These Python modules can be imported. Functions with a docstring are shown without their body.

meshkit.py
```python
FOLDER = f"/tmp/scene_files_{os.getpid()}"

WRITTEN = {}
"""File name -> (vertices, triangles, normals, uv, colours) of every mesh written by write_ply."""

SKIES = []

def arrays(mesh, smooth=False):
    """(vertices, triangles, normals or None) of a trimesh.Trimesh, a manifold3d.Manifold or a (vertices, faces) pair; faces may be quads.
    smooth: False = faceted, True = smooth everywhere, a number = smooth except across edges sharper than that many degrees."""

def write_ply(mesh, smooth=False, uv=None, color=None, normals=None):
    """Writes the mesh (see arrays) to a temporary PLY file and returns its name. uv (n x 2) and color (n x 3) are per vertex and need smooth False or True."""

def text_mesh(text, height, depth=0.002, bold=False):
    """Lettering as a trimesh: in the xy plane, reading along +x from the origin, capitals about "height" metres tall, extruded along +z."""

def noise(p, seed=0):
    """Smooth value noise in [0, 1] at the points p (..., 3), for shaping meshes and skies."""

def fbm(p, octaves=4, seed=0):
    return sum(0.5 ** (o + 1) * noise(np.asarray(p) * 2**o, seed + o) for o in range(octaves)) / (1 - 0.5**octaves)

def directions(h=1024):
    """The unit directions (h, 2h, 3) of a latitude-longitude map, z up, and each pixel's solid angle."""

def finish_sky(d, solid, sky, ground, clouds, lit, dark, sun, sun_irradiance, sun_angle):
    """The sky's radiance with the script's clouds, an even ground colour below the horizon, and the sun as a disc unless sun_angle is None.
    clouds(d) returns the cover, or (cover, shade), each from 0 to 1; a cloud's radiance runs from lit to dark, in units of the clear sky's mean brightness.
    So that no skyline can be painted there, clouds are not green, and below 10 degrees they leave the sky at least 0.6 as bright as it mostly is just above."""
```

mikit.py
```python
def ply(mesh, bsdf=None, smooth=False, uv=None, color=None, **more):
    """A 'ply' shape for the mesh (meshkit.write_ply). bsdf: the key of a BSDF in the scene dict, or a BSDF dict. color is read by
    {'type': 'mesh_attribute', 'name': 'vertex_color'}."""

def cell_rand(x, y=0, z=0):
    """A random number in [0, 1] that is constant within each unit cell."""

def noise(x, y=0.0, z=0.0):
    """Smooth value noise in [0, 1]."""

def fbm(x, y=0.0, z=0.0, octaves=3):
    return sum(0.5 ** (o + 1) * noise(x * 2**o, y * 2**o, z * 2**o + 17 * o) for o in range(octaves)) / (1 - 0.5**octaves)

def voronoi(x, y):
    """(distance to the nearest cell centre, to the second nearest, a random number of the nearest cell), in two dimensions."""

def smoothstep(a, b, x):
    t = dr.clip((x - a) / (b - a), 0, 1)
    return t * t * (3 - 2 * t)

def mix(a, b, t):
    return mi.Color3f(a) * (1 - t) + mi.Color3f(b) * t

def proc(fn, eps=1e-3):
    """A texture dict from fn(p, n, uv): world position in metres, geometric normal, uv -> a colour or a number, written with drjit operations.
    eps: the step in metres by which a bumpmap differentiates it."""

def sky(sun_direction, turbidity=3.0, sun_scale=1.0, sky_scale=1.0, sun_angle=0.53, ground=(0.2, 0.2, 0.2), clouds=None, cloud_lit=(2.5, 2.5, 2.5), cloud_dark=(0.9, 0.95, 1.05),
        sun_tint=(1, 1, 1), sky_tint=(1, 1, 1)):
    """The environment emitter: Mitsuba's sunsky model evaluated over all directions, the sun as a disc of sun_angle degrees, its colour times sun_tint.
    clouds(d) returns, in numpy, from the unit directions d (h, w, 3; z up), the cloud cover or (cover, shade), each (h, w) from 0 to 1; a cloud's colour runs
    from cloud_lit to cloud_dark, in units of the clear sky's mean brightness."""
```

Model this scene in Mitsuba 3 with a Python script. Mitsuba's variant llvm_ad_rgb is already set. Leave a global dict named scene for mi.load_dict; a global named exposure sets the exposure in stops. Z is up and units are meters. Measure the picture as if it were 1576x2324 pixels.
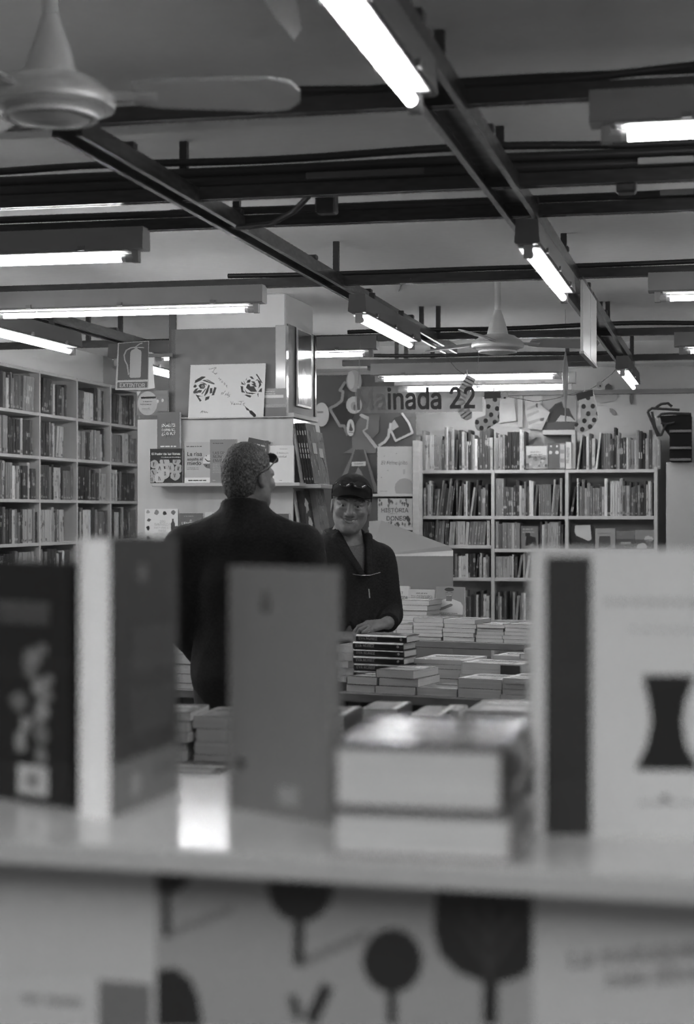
import math, random, numpy as np, trimesh, mitsuba as mi, drjit as dr, mikit, meshkit
from mikit import proc, noise, fbm, smoothstep, mix
from shapely.geometry import Polygon, Point, LineString, box as sbox
from shapely import affinity
from shapely.ops import unary_union
T = mi.ScalarTransform4f
random.seed(7)
scene, labels = {}, {}
# ---------------------------------------------------------------- camera, light, exposure
F, CX, CY, EYE = 3900.0, 788.0, 1162.0, 1.5           # focal length in pixels of the 1576 x 2324 frame, principal point, eye height
YAW = math.radians(12.6)                               # the camera looks this far left of the shop's depth axis (+Y)
SN, CS = math.sin(YAW), math.cos(YAW)
FWD, RIGHT, UP = np.array([-SN, CS, 0]), np.array([CS, SN, 0]), np.array([0, 0, 1.0])
CAM = np.array([0, 0, EYE])
scene['camera'] = {'type': 'thinlens', 'fov': math.degrees(2 * math.atan(CX / F)), 'fov_axis': 'x', 'aperture_radius': 0.0075, 'focus_distance': 8.3,
                   'near_clip': 0.05, 'far_clip': 100.0, 'to_world': T().look_at(origin=CAM.tolist(), target=(CAM + FWD).tolist(), up=[0, 0, 1])}
TUBE = 18.0                                            # radiance of the fluorescent tubes
scene['street_light'] = {'type': 'constant', 'radiance': {'type': 'rgb', 'value': [1.02, 1.02, 1.02]}}   # the grey evening street outside the window
exposure = 1.55
# ---------------------------------------------------------------- geometry helpers
def ray(px, py): return FWD + RIGHT * (px - CX) / F + UP * (CY - py) / F
def P(px, py, d): return CAM + d * ray(px, py)
def onX(px, py, X): D = ray(px, py); return CAM + D * (X / D[0])
def onY(px, py, Y): D = ray(px, py); return CAM + D * (Y / D[1])
def onZ(px, py, z): D = ray(px, py); return CAM + D * ((z - EYE) / D[2])
class Fr:
    """A frame: origin and three axes."""
    def __init__(s, o, ex, ey=None, ez=(0, 0, 1)):
        s.o, s.ex, s.ez = np.array(o, float), np.array(ex, float), np.array(ez, float)
        s.ey = np.cross(s.ez, s.ex) if ey is None else np.array(ey, float)
    def pt(s, a, b=0, c=0): return s.o + a * s.ex + b * s.ey + c * s.ez
    def at(s, a, b=0, c=0, rz=0, rx=0, ry=0):
        R = np.eye(3)
        for ax, an in ((0, rx), (1, ry), (2, rz)):
            if an:
                c_, s_ = math.cos(math.radians(an)), math.sin(math.radians(an)); i, j = [(1, 2), (2, 0), (0, 1)][ax]
                Q = np.eye(3); Q[i, i] = Q[j, j] = c_; Q[i, j] = -s_; Q[j, i] = s_; R = Q @ R
        A = np.stack([s.ex, s.ey, s.ez], 1) @ R
        return Fr(s.pt(a, b, c), A[:, 0], A[:, 1], A[:, 2])
    def m(s):
        M = np.eye(4); M[:3, 0], M[:3, 1], M[:3, 2], M[:3, 3] = s.ex, s.ey, s.ez, s.o; return M
    def inv(s, p):
        d = np.asarray(p) - s.o; return np.array([d @ s.ex, d @ s.ey, d @ s.ez])
W0 = Fr((0, 0, 0), (1, 0, 0))
def camfr(o, a):
    """A level frame whose x axis runs to the right in the picture and comes a degrees towards the camera."""
    a = math.radians(a); return Fr(o, RIGHT * math.cos(a) - FWD * math.sin(a))
def vf(m):
    if isinstance(m, tuple): return np.asarray(m[0], float), np.asarray(m[1], int)
    return np.array(m.vertices, float), np.array(m.faces)
QB = np.array([[0, 2, 3, 1], [4, 5, 7, 6], [0, 1, 5, 4], [2, 6, 7, 3], [0, 4, 6, 2], [1, 3, 7, 5]])
FB = np.vstack([QB[:, [0, 1, 2]], QB[:, [0, 2, 3]]])
def B(x0, y0, z0, x1, y1, z1):
    return np.array([[x, y, z] for z in sorted((z0, z1)) for y in sorted((y0, y1)) for x in sorted((x0, x1))], float), FB
from manifold3d import Manifold
def CB(x0, y0, z0, x1, y1, z1, c=0.004):
    """A box with chamfered edges."""
    pts = []
    for x, sx in ((x0, 1), (x1, -1)):
        for y, sy in ((y0, 1), (y1, -1)):
            for z, sz in ((z0, 1), (z1, -1)):
                pts += [[x + sx * c, y + sy * c, z], [x + sx * c, y, z + sz * c], [x, y + sy * c, z + sz * c]]
    m = Manifold.hull_points(np.array(pts)).to_mesh()
    return np.array(m.vert_properties[:, :3], float), np.array(m.tri_verts)
def plate(poly, z0=0.0, th=0.0006):
    """A flat plate of the polygon's outline, from z0 up."""
    if poly.is_empty: return np.zeros((0, 3)), np.zeros((0, 3), int)
    vs, fs, n = [], [], 0
    for g in getattr(poly, 'geoms', [poly]):
        if g.geom_type != 'Polygon' or g.area < 1e-9: continue
        m = trimesh.creation.extrude_polygon(g, th, engine='earcut'); vs.append(np.array(m.vertices) + [0, 0, z0]); fs.append(np.array(m.faces) + n); n += len(m.vertices)
    return (np.vstack(vs), np.vstack(fs)) if vs else (np.zeros((0, 3)), np.zeros((0, 3), int))
def lathe(prof, n=32):
    """Turned about z: prof is a list of (radius, z)."""
    a = np.arange(n) * 2 * np.pi / n; r, z = np.array(prof, float).T
    v = np.stack([r[:, None] * np.cos(a), r[:, None] * np.sin(a), np.repeat(z[:, None], n, 1)], -1).reshape(-1, 3)
    i, j = np.meshgrid(np.arange(len(r) - 1), np.arange(n), indexing='ij'); k = (j + 1) % n
    q = np.stack([i * n + j, i * n + k, (i + 1) * n + k, (i + 1) * n + j], -1).reshape(-1, 4)
    return v, np.vstack([q[:, [0, 1, 2]], q[:, [0, 2, 3]]])
def tube(pts, r, n=8, caps=True):
    p = np.asarray(pts, float); t = np.gradient(p, axis=0); t /= np.linalg.norm(t, axis=1, keepdims=True) + 1e-12
    ref = np.array([0, 0, 1.0]) if abs(t[:, 2]).mean() < .8 else np.array([1.0, 0, 0])
    a = np.cross(t, ref); a /= np.linalg.norm(a, axis=1, keepdims=True) + 1e-12; b = np.cross(t, a)
    an = np.arange(n) * 2 * np.pi / n; r = np.broadcast_to(r, (len(p),))
    v = (p[:, None] + r[:, None, None] * (np.cos(an)[None, :, None] * a[:, None] + np.sin(an)[None, :, None] * b[:, None])).reshape(-1, 3)
    i, j = np.meshgrid(np.arange(len(p) - 1), np.arange(n), indexing='ij'); k = (j + 1) % n
    q = np.stack([i * n + j, i * n + k, (i + 1) * n + k, (i + 1) * n + j], -1).reshape(-1, 4)
    f = np.vstack([q[:, [0, 1, 2]], q[:, [0, 2, 3]]])
    if caps:
        e = (len(p) - 1) * n; v = np.vstack([v, p[:1], p[-1:]]); c0, c1 = len(v) - 2, len(v) - 1; j = np.arange(n)
        f = np.vstack([f, np.stack([j * 0 + c0, (j + 1) % n, j], 1), np.stack([j * 0 + c1, e + j, e + (j + 1) % n], 1)])
    return v, f
def extrude_line(prof, a, b, ex, ez):
    """The closed 2-D polygon prof (shapely) swept straight from a to b; its x lies along ex, its y along ez."""
    a, b = np.array(a, float), np.array(b, float); L = np.linalg.norm(b - a)
    v, f = plate(prof, 0, L); d = (b - a) / L
    M = np.stack([ex, ez, d], 1); v = v @ M.T + a
    if np.linalg.det(M) < 0: f = f[:, ::-1]
    return v, f
_tx = {}
def text(s, h, bold=False, depth=0.0005):
    k = (s, bold)
    if k not in _tx:
        m = meshkit.text_mesh(s, 1.0, 1.0, bold); _tx[k] = vf(m)
    v, f = _tx[k]; return v * [h, h, depth], f
def width(s, bold=False): return text(s, 1.0, bold)[0][:, 0].max()
def scale_move(m, dx=0, dy=0, dz=0, rot=0, shear=0):
    v, f = m; v = v.copy(); v[:, 0] += shear * v[:, 1]
    if rot: c, s = math.cos(math.radians(rot)), math.sin(math.radians(rot)); v[:, :2] = v[:, :2] @ np.array([[c, s], [-s, c]])
    return v + [dx, dy, dz], f
class M:
    """A mesh in the making: pieces with one grey each."""
    def __init__(s): s.v, s.f, s.c, s.n = [], [], [], 0
    def add(s, m, g=0.5, fr=None):
        v, f = vf(m)
        if not len(v): return s
        if fr is not None:
            A = fr.m(); v = v @ A[:3, :3].T + A[:3, 3]
            if np.linalg.det(A[:3, :3]) < 0: f = f[:, ::-1]
        s.v.append(v); s.f.append(f + s.n); s.c.append(np.full((len(v), 3), g)); s.n += len(v); return s
    def put(s, key, bsdf='vc', smooth=False):
        if s.n: scene[key] = mikit.ply((np.vstack(s.v), np.vstack(s.f)), bsdf, smooth=smooth, color=np.vstack(s.c))
        return key
def put(key, m, bsdf, smooth=False, fr=None, **k):
    v, f = vf(m)
    if fr is not None: A = fr.m(); v = v @ A[:3, :3].T + A[:3, 3]; f = f[:, ::-1] if np.linalg.det(A[:3, :3]) < 0 else f
    scene[key] = mikit.ply((v, f), bsdf, smooth=smooth, **k); return key
_ct = {}
def num(name):
    n = _ct.get(name, 0); _ct[name] = n + 1; return name if n == 0 else f'{name}_{n:03d}'
def lab(key, label, cat=None, group=None, kind=None):
    d = {'label': label}
    if cat: d['category'] = cat
    if group: d['group'] = group
    if kind: d['kind'] = kind
    labels[key] = d; return key
# ---------------------------------------------------------------- materials (the photograph is black and white: every colour is a grey)
def G(v): return {'type': 'rgb', 'value': [v, v, v]}
VC = {'type': 'mesh_attribute', 'name': 'vertex_color'}
def two(b): return {'type': 'twosided', 'b': b}
scene['vc'] = two({'type': 'principled', 'base_color': VC, 'roughness': 0.7, 'specular': 0.25})
scene['vc_gloss'] = two({'type': 'principled', 'base_color': VC, 'roughness': 0.16, 'specular': 0.55})
scene['vc_satin'] = two({'type': 'principled', 'base_color': VC, 'roughness': 0.32, 'specular': 0.5})
_bs = {}
def bs(g, r=0.5, spec=0.4, metal=0.0):
    k = f'grey_{int(g*1000):04d}_{int(r*100):03d}_{int(spec*100):03d}_{int(metal*100):03d}'
    if k not in scene: scene[k] = two({'type': 'principled', 'base_color': G(g), 'roughness': r, 'specular': spec, 'metallic': metal})
    return k
def mat(key, fn, r=0.6, spec=0.3, bump=None, bscale=1.0):
    b = {'type': 'principled', 'base_color': proc(fn), 'roughness': r, 'specular': spec}
    if bump is not None: b = {'type': 'bumpmap', 'tex': proc(bump, 2e-3), 'scale': bscale, 'b': b}
    scene[key] = two(b)
def g3(v): return mi.Color3f(v, v, v)
mat('ceiling_paint', lambda p, n, uv: g3(0.50 + 0.08 * fbm(p.x * 1.3, p.y * 1.3, p.z) + 0.02 * noise(p.x * 40, p.y * 40)), 0.8, 0.2)
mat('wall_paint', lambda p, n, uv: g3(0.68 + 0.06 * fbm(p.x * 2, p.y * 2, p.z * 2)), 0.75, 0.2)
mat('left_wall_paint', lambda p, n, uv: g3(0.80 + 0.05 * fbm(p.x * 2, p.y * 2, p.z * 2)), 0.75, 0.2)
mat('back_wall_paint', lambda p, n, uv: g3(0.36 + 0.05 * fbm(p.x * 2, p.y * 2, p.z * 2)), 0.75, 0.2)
mat('floor_tile', lambda p, n, uv: g3(0.12 + 0.06 * fbm(p.x * 6, p.y * 6)), 0.35, 0.5)
mat('pages', lambda p, n, uv: g3(0.44 + 0.14 * noise(p.z * 700, p.x * 9, p.y * 9)), 0.8, 0.15)
mat('pages_upright', lambda p, n, uv: g3(0.62 + 0.1 * noise(p.x * 900, p.y * 900, p.z * 5)), 0.8, 0.15)
mat('shelf_laminate', lambda p, n, uv: g3(0.40 + 0.05 * noise(p.x * 30, p.y * 30, p.z * 2)), 0.45, 0.4)
mat('beech', lambda p, n, uv: g3(0.34 + 0.10 * noise(p.x * 4, p.y * 60, p.z * 60)), 0.5, 0.4)
mat('white_laminate', lambda p, n, uv: g3(0.37 + 0.03 * noise(p.x * 50, p.y * 50, p.z * 50)), 0.13, 0.6)
mat('table_wood', lambda p, n, uv: g3(0.09 + 0.07 * fbm(p.x * 5, p.y * 50, p.z * 40)), 0.45, 0.4)
mat('jacket_cloth', lambda p, n, uv: g3(0.006 + 0.010 * noise(p.x * 160, p.y * 160, p.z * 160)), 0.75, 0.12)
mat('skin', lambda p, n, uv: g3(0.12 + 0.09 * fbm(p.x * 55, p.y * 55, p.z * 55)), 0.5, 0.35)
mat('grey_hair', lambda p, n, uv: g3(0.02 + 0.13 * smoothstep(0.35, 0.8, fbm(p.x * 420, p.y * 420, p.z * 160))), 0.6, 0.3)
mat('shirt_cloth', lambda p, n, uv: g3(0.10 + 0.04 * noise(p.x * 200, p.y * 200, p.z * 200)), 0.9, 0.1)
mat('panel_grey', lambda p, n, uv: g3(0.15 + 0.03 * noise(p.x * 20, p.y * 20, p.z * 20)), 0.6, 0.3)
mat('rail_metal', lambda p, n, uv: g3(0.008 + 0.012 * noise(p.x * 30, p.y * 30, p.z * 90)), 0.25, 0.5)
scene['window_glass'] = {'type': 'thindielectric', 'int_ior': 1.5}
# ---------------------------------------------------------------- the room
CEIL, BACK, LEFT, RGT = 2.70, 12.50, -4.72, 3.2
def struct(key, m, bsdf, label, **k): put(key, m, bsdf, **k); labels[key] = {'label': label, 'kind': 'structure'}
struct('floor', B(LEFT - .2, 0.75, -.1, RGT + .2, BACK + .2, 0), 'floor_tile', 'dark shop floor under the book tables')
struct('ceiling', B(LEFT - .2, 0.75, CEIL, RGT + .2, BACK + .2, CEIL + .1), 'ceiling_paint', 'plain grey plastered ceiling above the lamp rails')
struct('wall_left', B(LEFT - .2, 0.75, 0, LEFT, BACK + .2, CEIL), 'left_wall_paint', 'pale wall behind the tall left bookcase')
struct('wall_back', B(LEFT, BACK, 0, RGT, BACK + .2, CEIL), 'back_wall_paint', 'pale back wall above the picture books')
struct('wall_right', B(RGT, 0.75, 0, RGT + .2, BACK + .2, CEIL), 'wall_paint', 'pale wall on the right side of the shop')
fw = M()
for b in (B(LEFT, .75, 0, RGT, .92, .7), B(LEFT, .75, 2.62, RGT, .92, CEIL), B(LEFT, .75, .7, -1.9, .92, 2.62), B(1.7, .75, .7, RGT, .92, 2.62)): fw.add(b, .4)
fw.put('wall_front'); labels['wall_front'] = {'label': 'street wall around the shop window', 'kind': 'structure'}
struct('window_1', (np.array([[-1.9, .9, .7], [1.7, .9, .7], [1.7, .9, 2.62], [-1.9, .9, 2.62]]), np.array([[0, 1, 2], [0, 2, 3]])), 'window_glass', 'large clear pane of the shop window')
struct('pavement', B(-16, -8, -.12, 16, .75, -.02), bs(.03, .8, .1), 'dark pavement outside the shop window')
fa = M().add(B(-16, -8.3, -.2, 16, -8, 6.2), .012)
for z_ in (.5, 1.1, 1.7, 2.3, 3.0, 4.2): fa.add(B(-16, -8.03, z_, 16, -8, z_ + .12), .03)
fa.put('building_facade'); labels['building_facade'] = {'label': 'dark house front across the street, mirrored faintly in the window', 'kind': 'structure'}
struct('wall_front_upper', B(-9, .75, CEIL + .1, 9, .92, 7), bs(.2, .8), 'upper house wall above the shop window')
zs = onY(1300, 827, 12.2)[2]
struct('soffit', B(LEFT + .35, 12.2, zs, RGT, BACK, CEIL), 'ceiling_paint', 'grey soffit along the top of the back wall')
z1 = onY(1400, 889, 12.44)[2]
struct('trim_1', B(-2.3, 12.44, z1 - .016, RGT, BACK, z1 + .016), bs(.14, .6), 'dark narrow ledge along the back wall')
# ---------------------------------------------------------------- rails, trays, cables
RZ = 2.50
U = Polygon([(-.021, 0), (-.021, .041), (.021, .041), (.021, 0), (.009, 0), (.009, .008), (.014, .008), (.014, .035), (-.014, .035), (-.014, .008), (-.009, .008), (-.009, 0)])
def hanger(key, x, y, z0, w=.0125):
    put(key, B(x - w, y - w, z0, x + w, y + w, CEIL), bs(.015, .4))
    return key
RAILS = {}
def rail(Y, x0, x1, label, hangs, z=RZ):
    k = num('ceiling_rail'); RAILS[Y] = k
    put(k + '__channel', extrude_line(U, (x0, Y, z), (x1, Y, z), (0, 1, 0), (0, 0, 1)), 'rail_metal')
    for i, hx in enumerate(hangs): hanger(f'{k}__hanger' + ('' if i == 0 else f'_{i:03d}'), hx, Y + .035, z + .02)
    return lab(k, label, 'rail', 'black ceiling rails running across the shop')
def cable(Y, x0, x1, r, off, amp, label, seed, z=RZ + .042, group='black cables lying on the ceiling rails', up=0.0):
    rnd = np.random.default_rng(seed); xs = np.arange(x0, x1, .06); ph = rnd.uniform(0, 6, 4)
    w = amp * (.5 + .5 * np.sin(xs * 2.1 + ph[0]) * np.sin(xs * .9 + ph[1])) + .3 * amp * np.sin(xs * 4.7 + ph[2])
    pts = np.stack([xs, Y + off + .004 * np.sin(xs * 3 + ph[3]), z + r + up + np.maximum(w, 0)], 1)
    k = put(num('cable'), tube(pts, r, 7), bs(.012, .45), smooth=True)
    lab(k, label, 'cable', group)
def hx(px, py, Y): return onY(px, py, Y)[0]
rail(4.20, -2.0, 2.6, 'black ceiling rail nearest the window, behind the large fan', [hx(998, 150, 4.23)])
rail(5.29, -4.7, 2.6, 'black ceiling rail with the thickest cable bundle, second from the window', [hx(417, 380, 5.32), hx(1135, 340, 5.32)])
rail(5.82, -4.7, 2.6, 'black ceiling rail third from the window, close behind the thick bundle', [hx(537, 480, 5.85)])
rail(7.40, -4.7, 2.6, 'black ceiling rail in the middle of the shop, carrying the long left lamp', [hx(763, 600, 7.43), hx(1280, 560, 7.43)])
rail(9.86, -4.7, 2.6, 'black ceiling rail passing just behind the pillar', [hx(957, 720, 9.89), hx(995, 730, 9.89), hx(1363, 710, 9.89), hx(1380, 720, 9.89), hx(200, 740, 9.89), hx(273, 740, 9.89)])
rail(11.50, -2.6, 2.2, 'black ceiling rail nearest the back wall', [hx(922, 810, 11.53), hx(982, 810, 11.53), hx(1435, 815, 11.53)])
rail(11.86, -2.5, -.9, 'short black ceiling rail close to the back wall', [-2.3, -1.1])
cable(4.20, -2.0, 2.5, .011, 0, .03, 'loose black cable on the rail nearest the window', 1)
cable(4.20, -1.2, 2.5, .009, .024, .02, 'thin black cable beside the loose one on the rail nearest the window', 2)
for i, (r, o, u, a) in enumerate(((.0155, -.017, 0, .004), (.0155, .017, 0, .004), (.015, -.017, .0312, .006), (.015, .016, .0312, .006), (.013, -.004, .0620, .026))):
    cable(5.29, -3.6, 2.5, r, o, a, ['front lower cable', 'rear lower cable', 'front upper cable', 'rear upper cable', 'topmost cable'][i] + ' of the thick black bundle on the second rail', 10, up=u)
for i, (r, o, a) in enumerate(((.014, -.016, .003), (.014, .016, .008))): cable(5.82, -1.95 if i else -3.0, 2.5, r, o, a, ['front', 'rear'][i] + ' black cable on the third rail from the window', 20 + i)
cable(7.40, -2.2, 2.5, .011, 0, .008, 'black cable on the rail in the middle of the shop', 30)
cable(9.86, -2.2, 2.5, .013, 0, .02, 'black cable on the rail behind the pillar', 31)
cable(11.5, -2.5, -.6, .013, 0, .02, 'black cable on the rail nearest the back wall', 32)
hl = P(735, 447, 5.6)
k = put(num('cable'), tube([hl + RIGHT * a + UP * b + FWD * c for a, b, c in ((.02, .035, -.12), (-.04, .012, 0), (-.1, -.03, .1), (-.18, -.055, .2), (-.3, -.05, .3))], .010, 8), bs(.012, .45), smooth=True)
lab(k, 'short black cable drooping between the second and third rails', 'cable')
k = num('junction_box'); q = P(742, 466, 5.85)
put(k, CB(q[0] - .035, q[1] - .03, q[2] - .03, q[0] + .035, q[1] + .03, q[2] + .045, .006), bs(.02, .5)); lab(k, 'small black junction box on the third rail', 'junction box')
k = num('junction_box'); q = P(1430, 428, 5.4)
put(k, CB(q[0] - .03, 5.26, RZ - .032, q[0] + .03, 5.32, RZ - .0005, .006), bs(.012, .5)); lab(k, 'small black box clipped under the second rail near the right edge', 'junction box')
k = put(num('cable'), tube([onZ(x, y, CEIL - .004) for x, y in ((905, 660), (918, 632), (935, 622), (1000, 620), (1060, 619), (1085, 618))], .004, 6), bs(.08), smooth=True); lab(k, 'thin wire running over the ceiling to the small fan', 'cable')
# pale conduits that lie on rails
for px0, px1, py, Y, lb in ((700, 965, 408, 5.26, 'grey conduit lying on the second rail above the shop middle'), (1450, 1576, 387, 5.26, 'pale conduit on the second rail at the right edge'), (1500, 1576, 462, 5.79, 'pale conduit on the third rail at the right edge')):
    a, b = onY(px0, py, Y), onY(px1, py, Y); k = num('conduit')
    put(k, B(a[0], Y - .03, RZ + .046, b[0], Y - .018, RZ + .064), bs(.3 if px0 > 1000 else .07, .5)); lab(k, lb, 'conduit')
def tray(X, y0, y1, w, label, z=RZ):
    k = num('cable_tray'); h = w / 2
    pr = Polygon([(-h, 0), (-h, .05), (h, .05), (h, 0), (h - .018, 0), (h - .018, .006), (h - .004, .006), (h - .004, .045), (-h + .004, .045), (-h + .004, .006), (-h + .018, .006), (-h + .018, 0)])
    put(k + '__channel', extrude_line(pr, (X, y0, z), (X, y1, z), (1, 0, 0), (0, 0, 1)), 'rail_metal')
    for i, y in enumerate(np.arange(y0 + .4, y1, 1.1)):
        put(f'{k}__bracket' + ('' if i == 0 else f'_{i:03d}'), CB(X - h - .006, y - .02, z + .047, X + h + .006, y + .02, z + .066, .003), bs(.02, .4))
    return lab(k, label, 'cable tray')
tray(-.69, .95, 11.75, .112, 'wide black ceiling tray running from the window to the back, with the notice boards', RZ - .012)
tray(-1.705, 4.25, 10.6, .085, 'narrower black ceiling tray starting under the large fan', RZ - .012)
tray(-3.47, 5.6, 11.9, .085, 'short black ceiling tray above the left bookcase aisle', RZ - .012)
# ---------------------------------------------------------------- fluorescent lamps
ZD, ZC = EYE + .85, EYE + .90
def lamp(a, b, label, z):
    """A batten lamp whose lit tube runs from a to b (x, y) at height z."""
    a, b = np.array([*a, z]), np.array([*b, z]); d = (b - a) / np.linalg.norm(b - a); side = np.cross(d, [0, 0, 1.0]); k = num('tube_lamp')
    hous = Polygon([(-.034, 0), (-.042, .005), (-.036, .08), (.036, .08), (.042, .005), (.034, 0)])
    put(k + '__housing', extrude_line(affinity.translate(hous, 0, .026), a - d * .09, b + d * .09, side, [0, 0, 1]), bs(.17 if a[1] == b[1] else .05, .45))  # tray lamp housings a darker grey, their shade put into the colour
    refl = Polygon([(-.036, 0), (-.036, .004), (.036, .004), (.036, 0)])
    put(k + '__reflector', extrude_line(affinity.translate(refl, 0, .021), a - d * .03, b + d * .03, side, [0, 0, 1]), bs(.75, .5))
    m = M()
    for e, s in ((a, -1), (b, 1)):
        m.add(tube([e, e + s * d * .018], .0128, 14), .55); m.add(tube([e + s * d * .016, e + s * d * .045], .015, 12), .3)
        fr = Fr(e + s * d * .048, d if s > 0 else d, side if s > 0 else side)
        m.add(B(-.012, -.014, -.016, .012, .014, .026), .25, Fr(e + s * d * .052, d, side, [0, 0, 1]))
    m.put(k + '__lamp_holder')
    m = M()
    for t in (.12, .5, .88):
        for s in (-1, 1): m.add(B(-.012, -.004, -.004, .012, .006, .012), .12, Fr(a + (b - a) * t + side * s * .042 + [0, 0, .03], d, side, [0, 0, 1]))
    m.put(k + '__clip')
    v, f = tube([a, b], .013, 12, False)
    scene[k + '__tube'] = {**mikit.ply((v, f), bs(.8), smooth=True), 'emitter': {'type': 'area', 'radiance': G(TUBE)}}
    ys = RZ - .012 - (z + .111)
    if ys > .004:
        m = M()
        for t in (.2, .8): q = a + (b - a) * t; m.add(B(q[0] - .012, q[1] - .012, z + .108, q[0] + .012, q[1] + .012, RZ), .02)
        m.put(k + '__drop_bracket')
    return lab(k, label, 'lamp', 'fluorescent tube lamps under the ceiling rails')
lamp((-.645, 2.25), (-.645, 3.49), 'lit tube lamp nearest the window, under the wide tray', ZD)
lamp((-.65, 5.69), (-.65, 6.84), 'lit tube lamp under the wide tray, just before the notice boards', ZD)
lamp((-.65, 10.72), (-.65, 11.88), 'lit tube lamp at the far end of the wide tray', ZD)
lamp((-1.60, 7.45), (-1.60, 8.63), 'lit tube lamp under the narrower tray, pointing at the pillar poster', ZD)
lamp((-3.42, 7.38), (-3.42, 8.55), 'slanting lit tube lamp above the left bookcase aisle', ZD)
lamp((-3.26, 5.78), (-2.11, 5.78), 'upper of the two lit lamps crossing from the left edge', ZC)
lamp((-3.26, 7.36), (-2.11, 7.36), 'lower and longer of the two lit lamps crossing from the left edge', ZC)
lamp((-.24, 4.16), (.91, 4.16), 'lit lamp at the upper right edge, on the rail nearest the window', ZC)
lamp((-.25, 7.36), (.90, 7.36), 'lit lamp end at the right edge, on the rail in the middle of the shop', ZC)
lamp((-2.30, 11.46), (-1.16, 11.46), 'upper of the two lit lamps over the back bookcase', ZC)
lamp((-2.21, 11.85), (-1.13, 11.85), 'lower of the two lit lamps over the back bookcase', EYE + .855)
lamp((-3.33, 9.86), (-2.11, 9.86), 'lit lamp half hidden behind the pillar', EYE + .925)
lamp((-3.42, 9.33), (-3.42, 10.48), 'slanting lit tube lamp behind the extinguisher sign', ZD)
lamp((-3.42, 10.75), (-3.42, 11.88), 'unseen tube lamp added over the left aisle behind the pillar', ZD)  # hidden lamp added to brighten the back of the aisle
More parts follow.
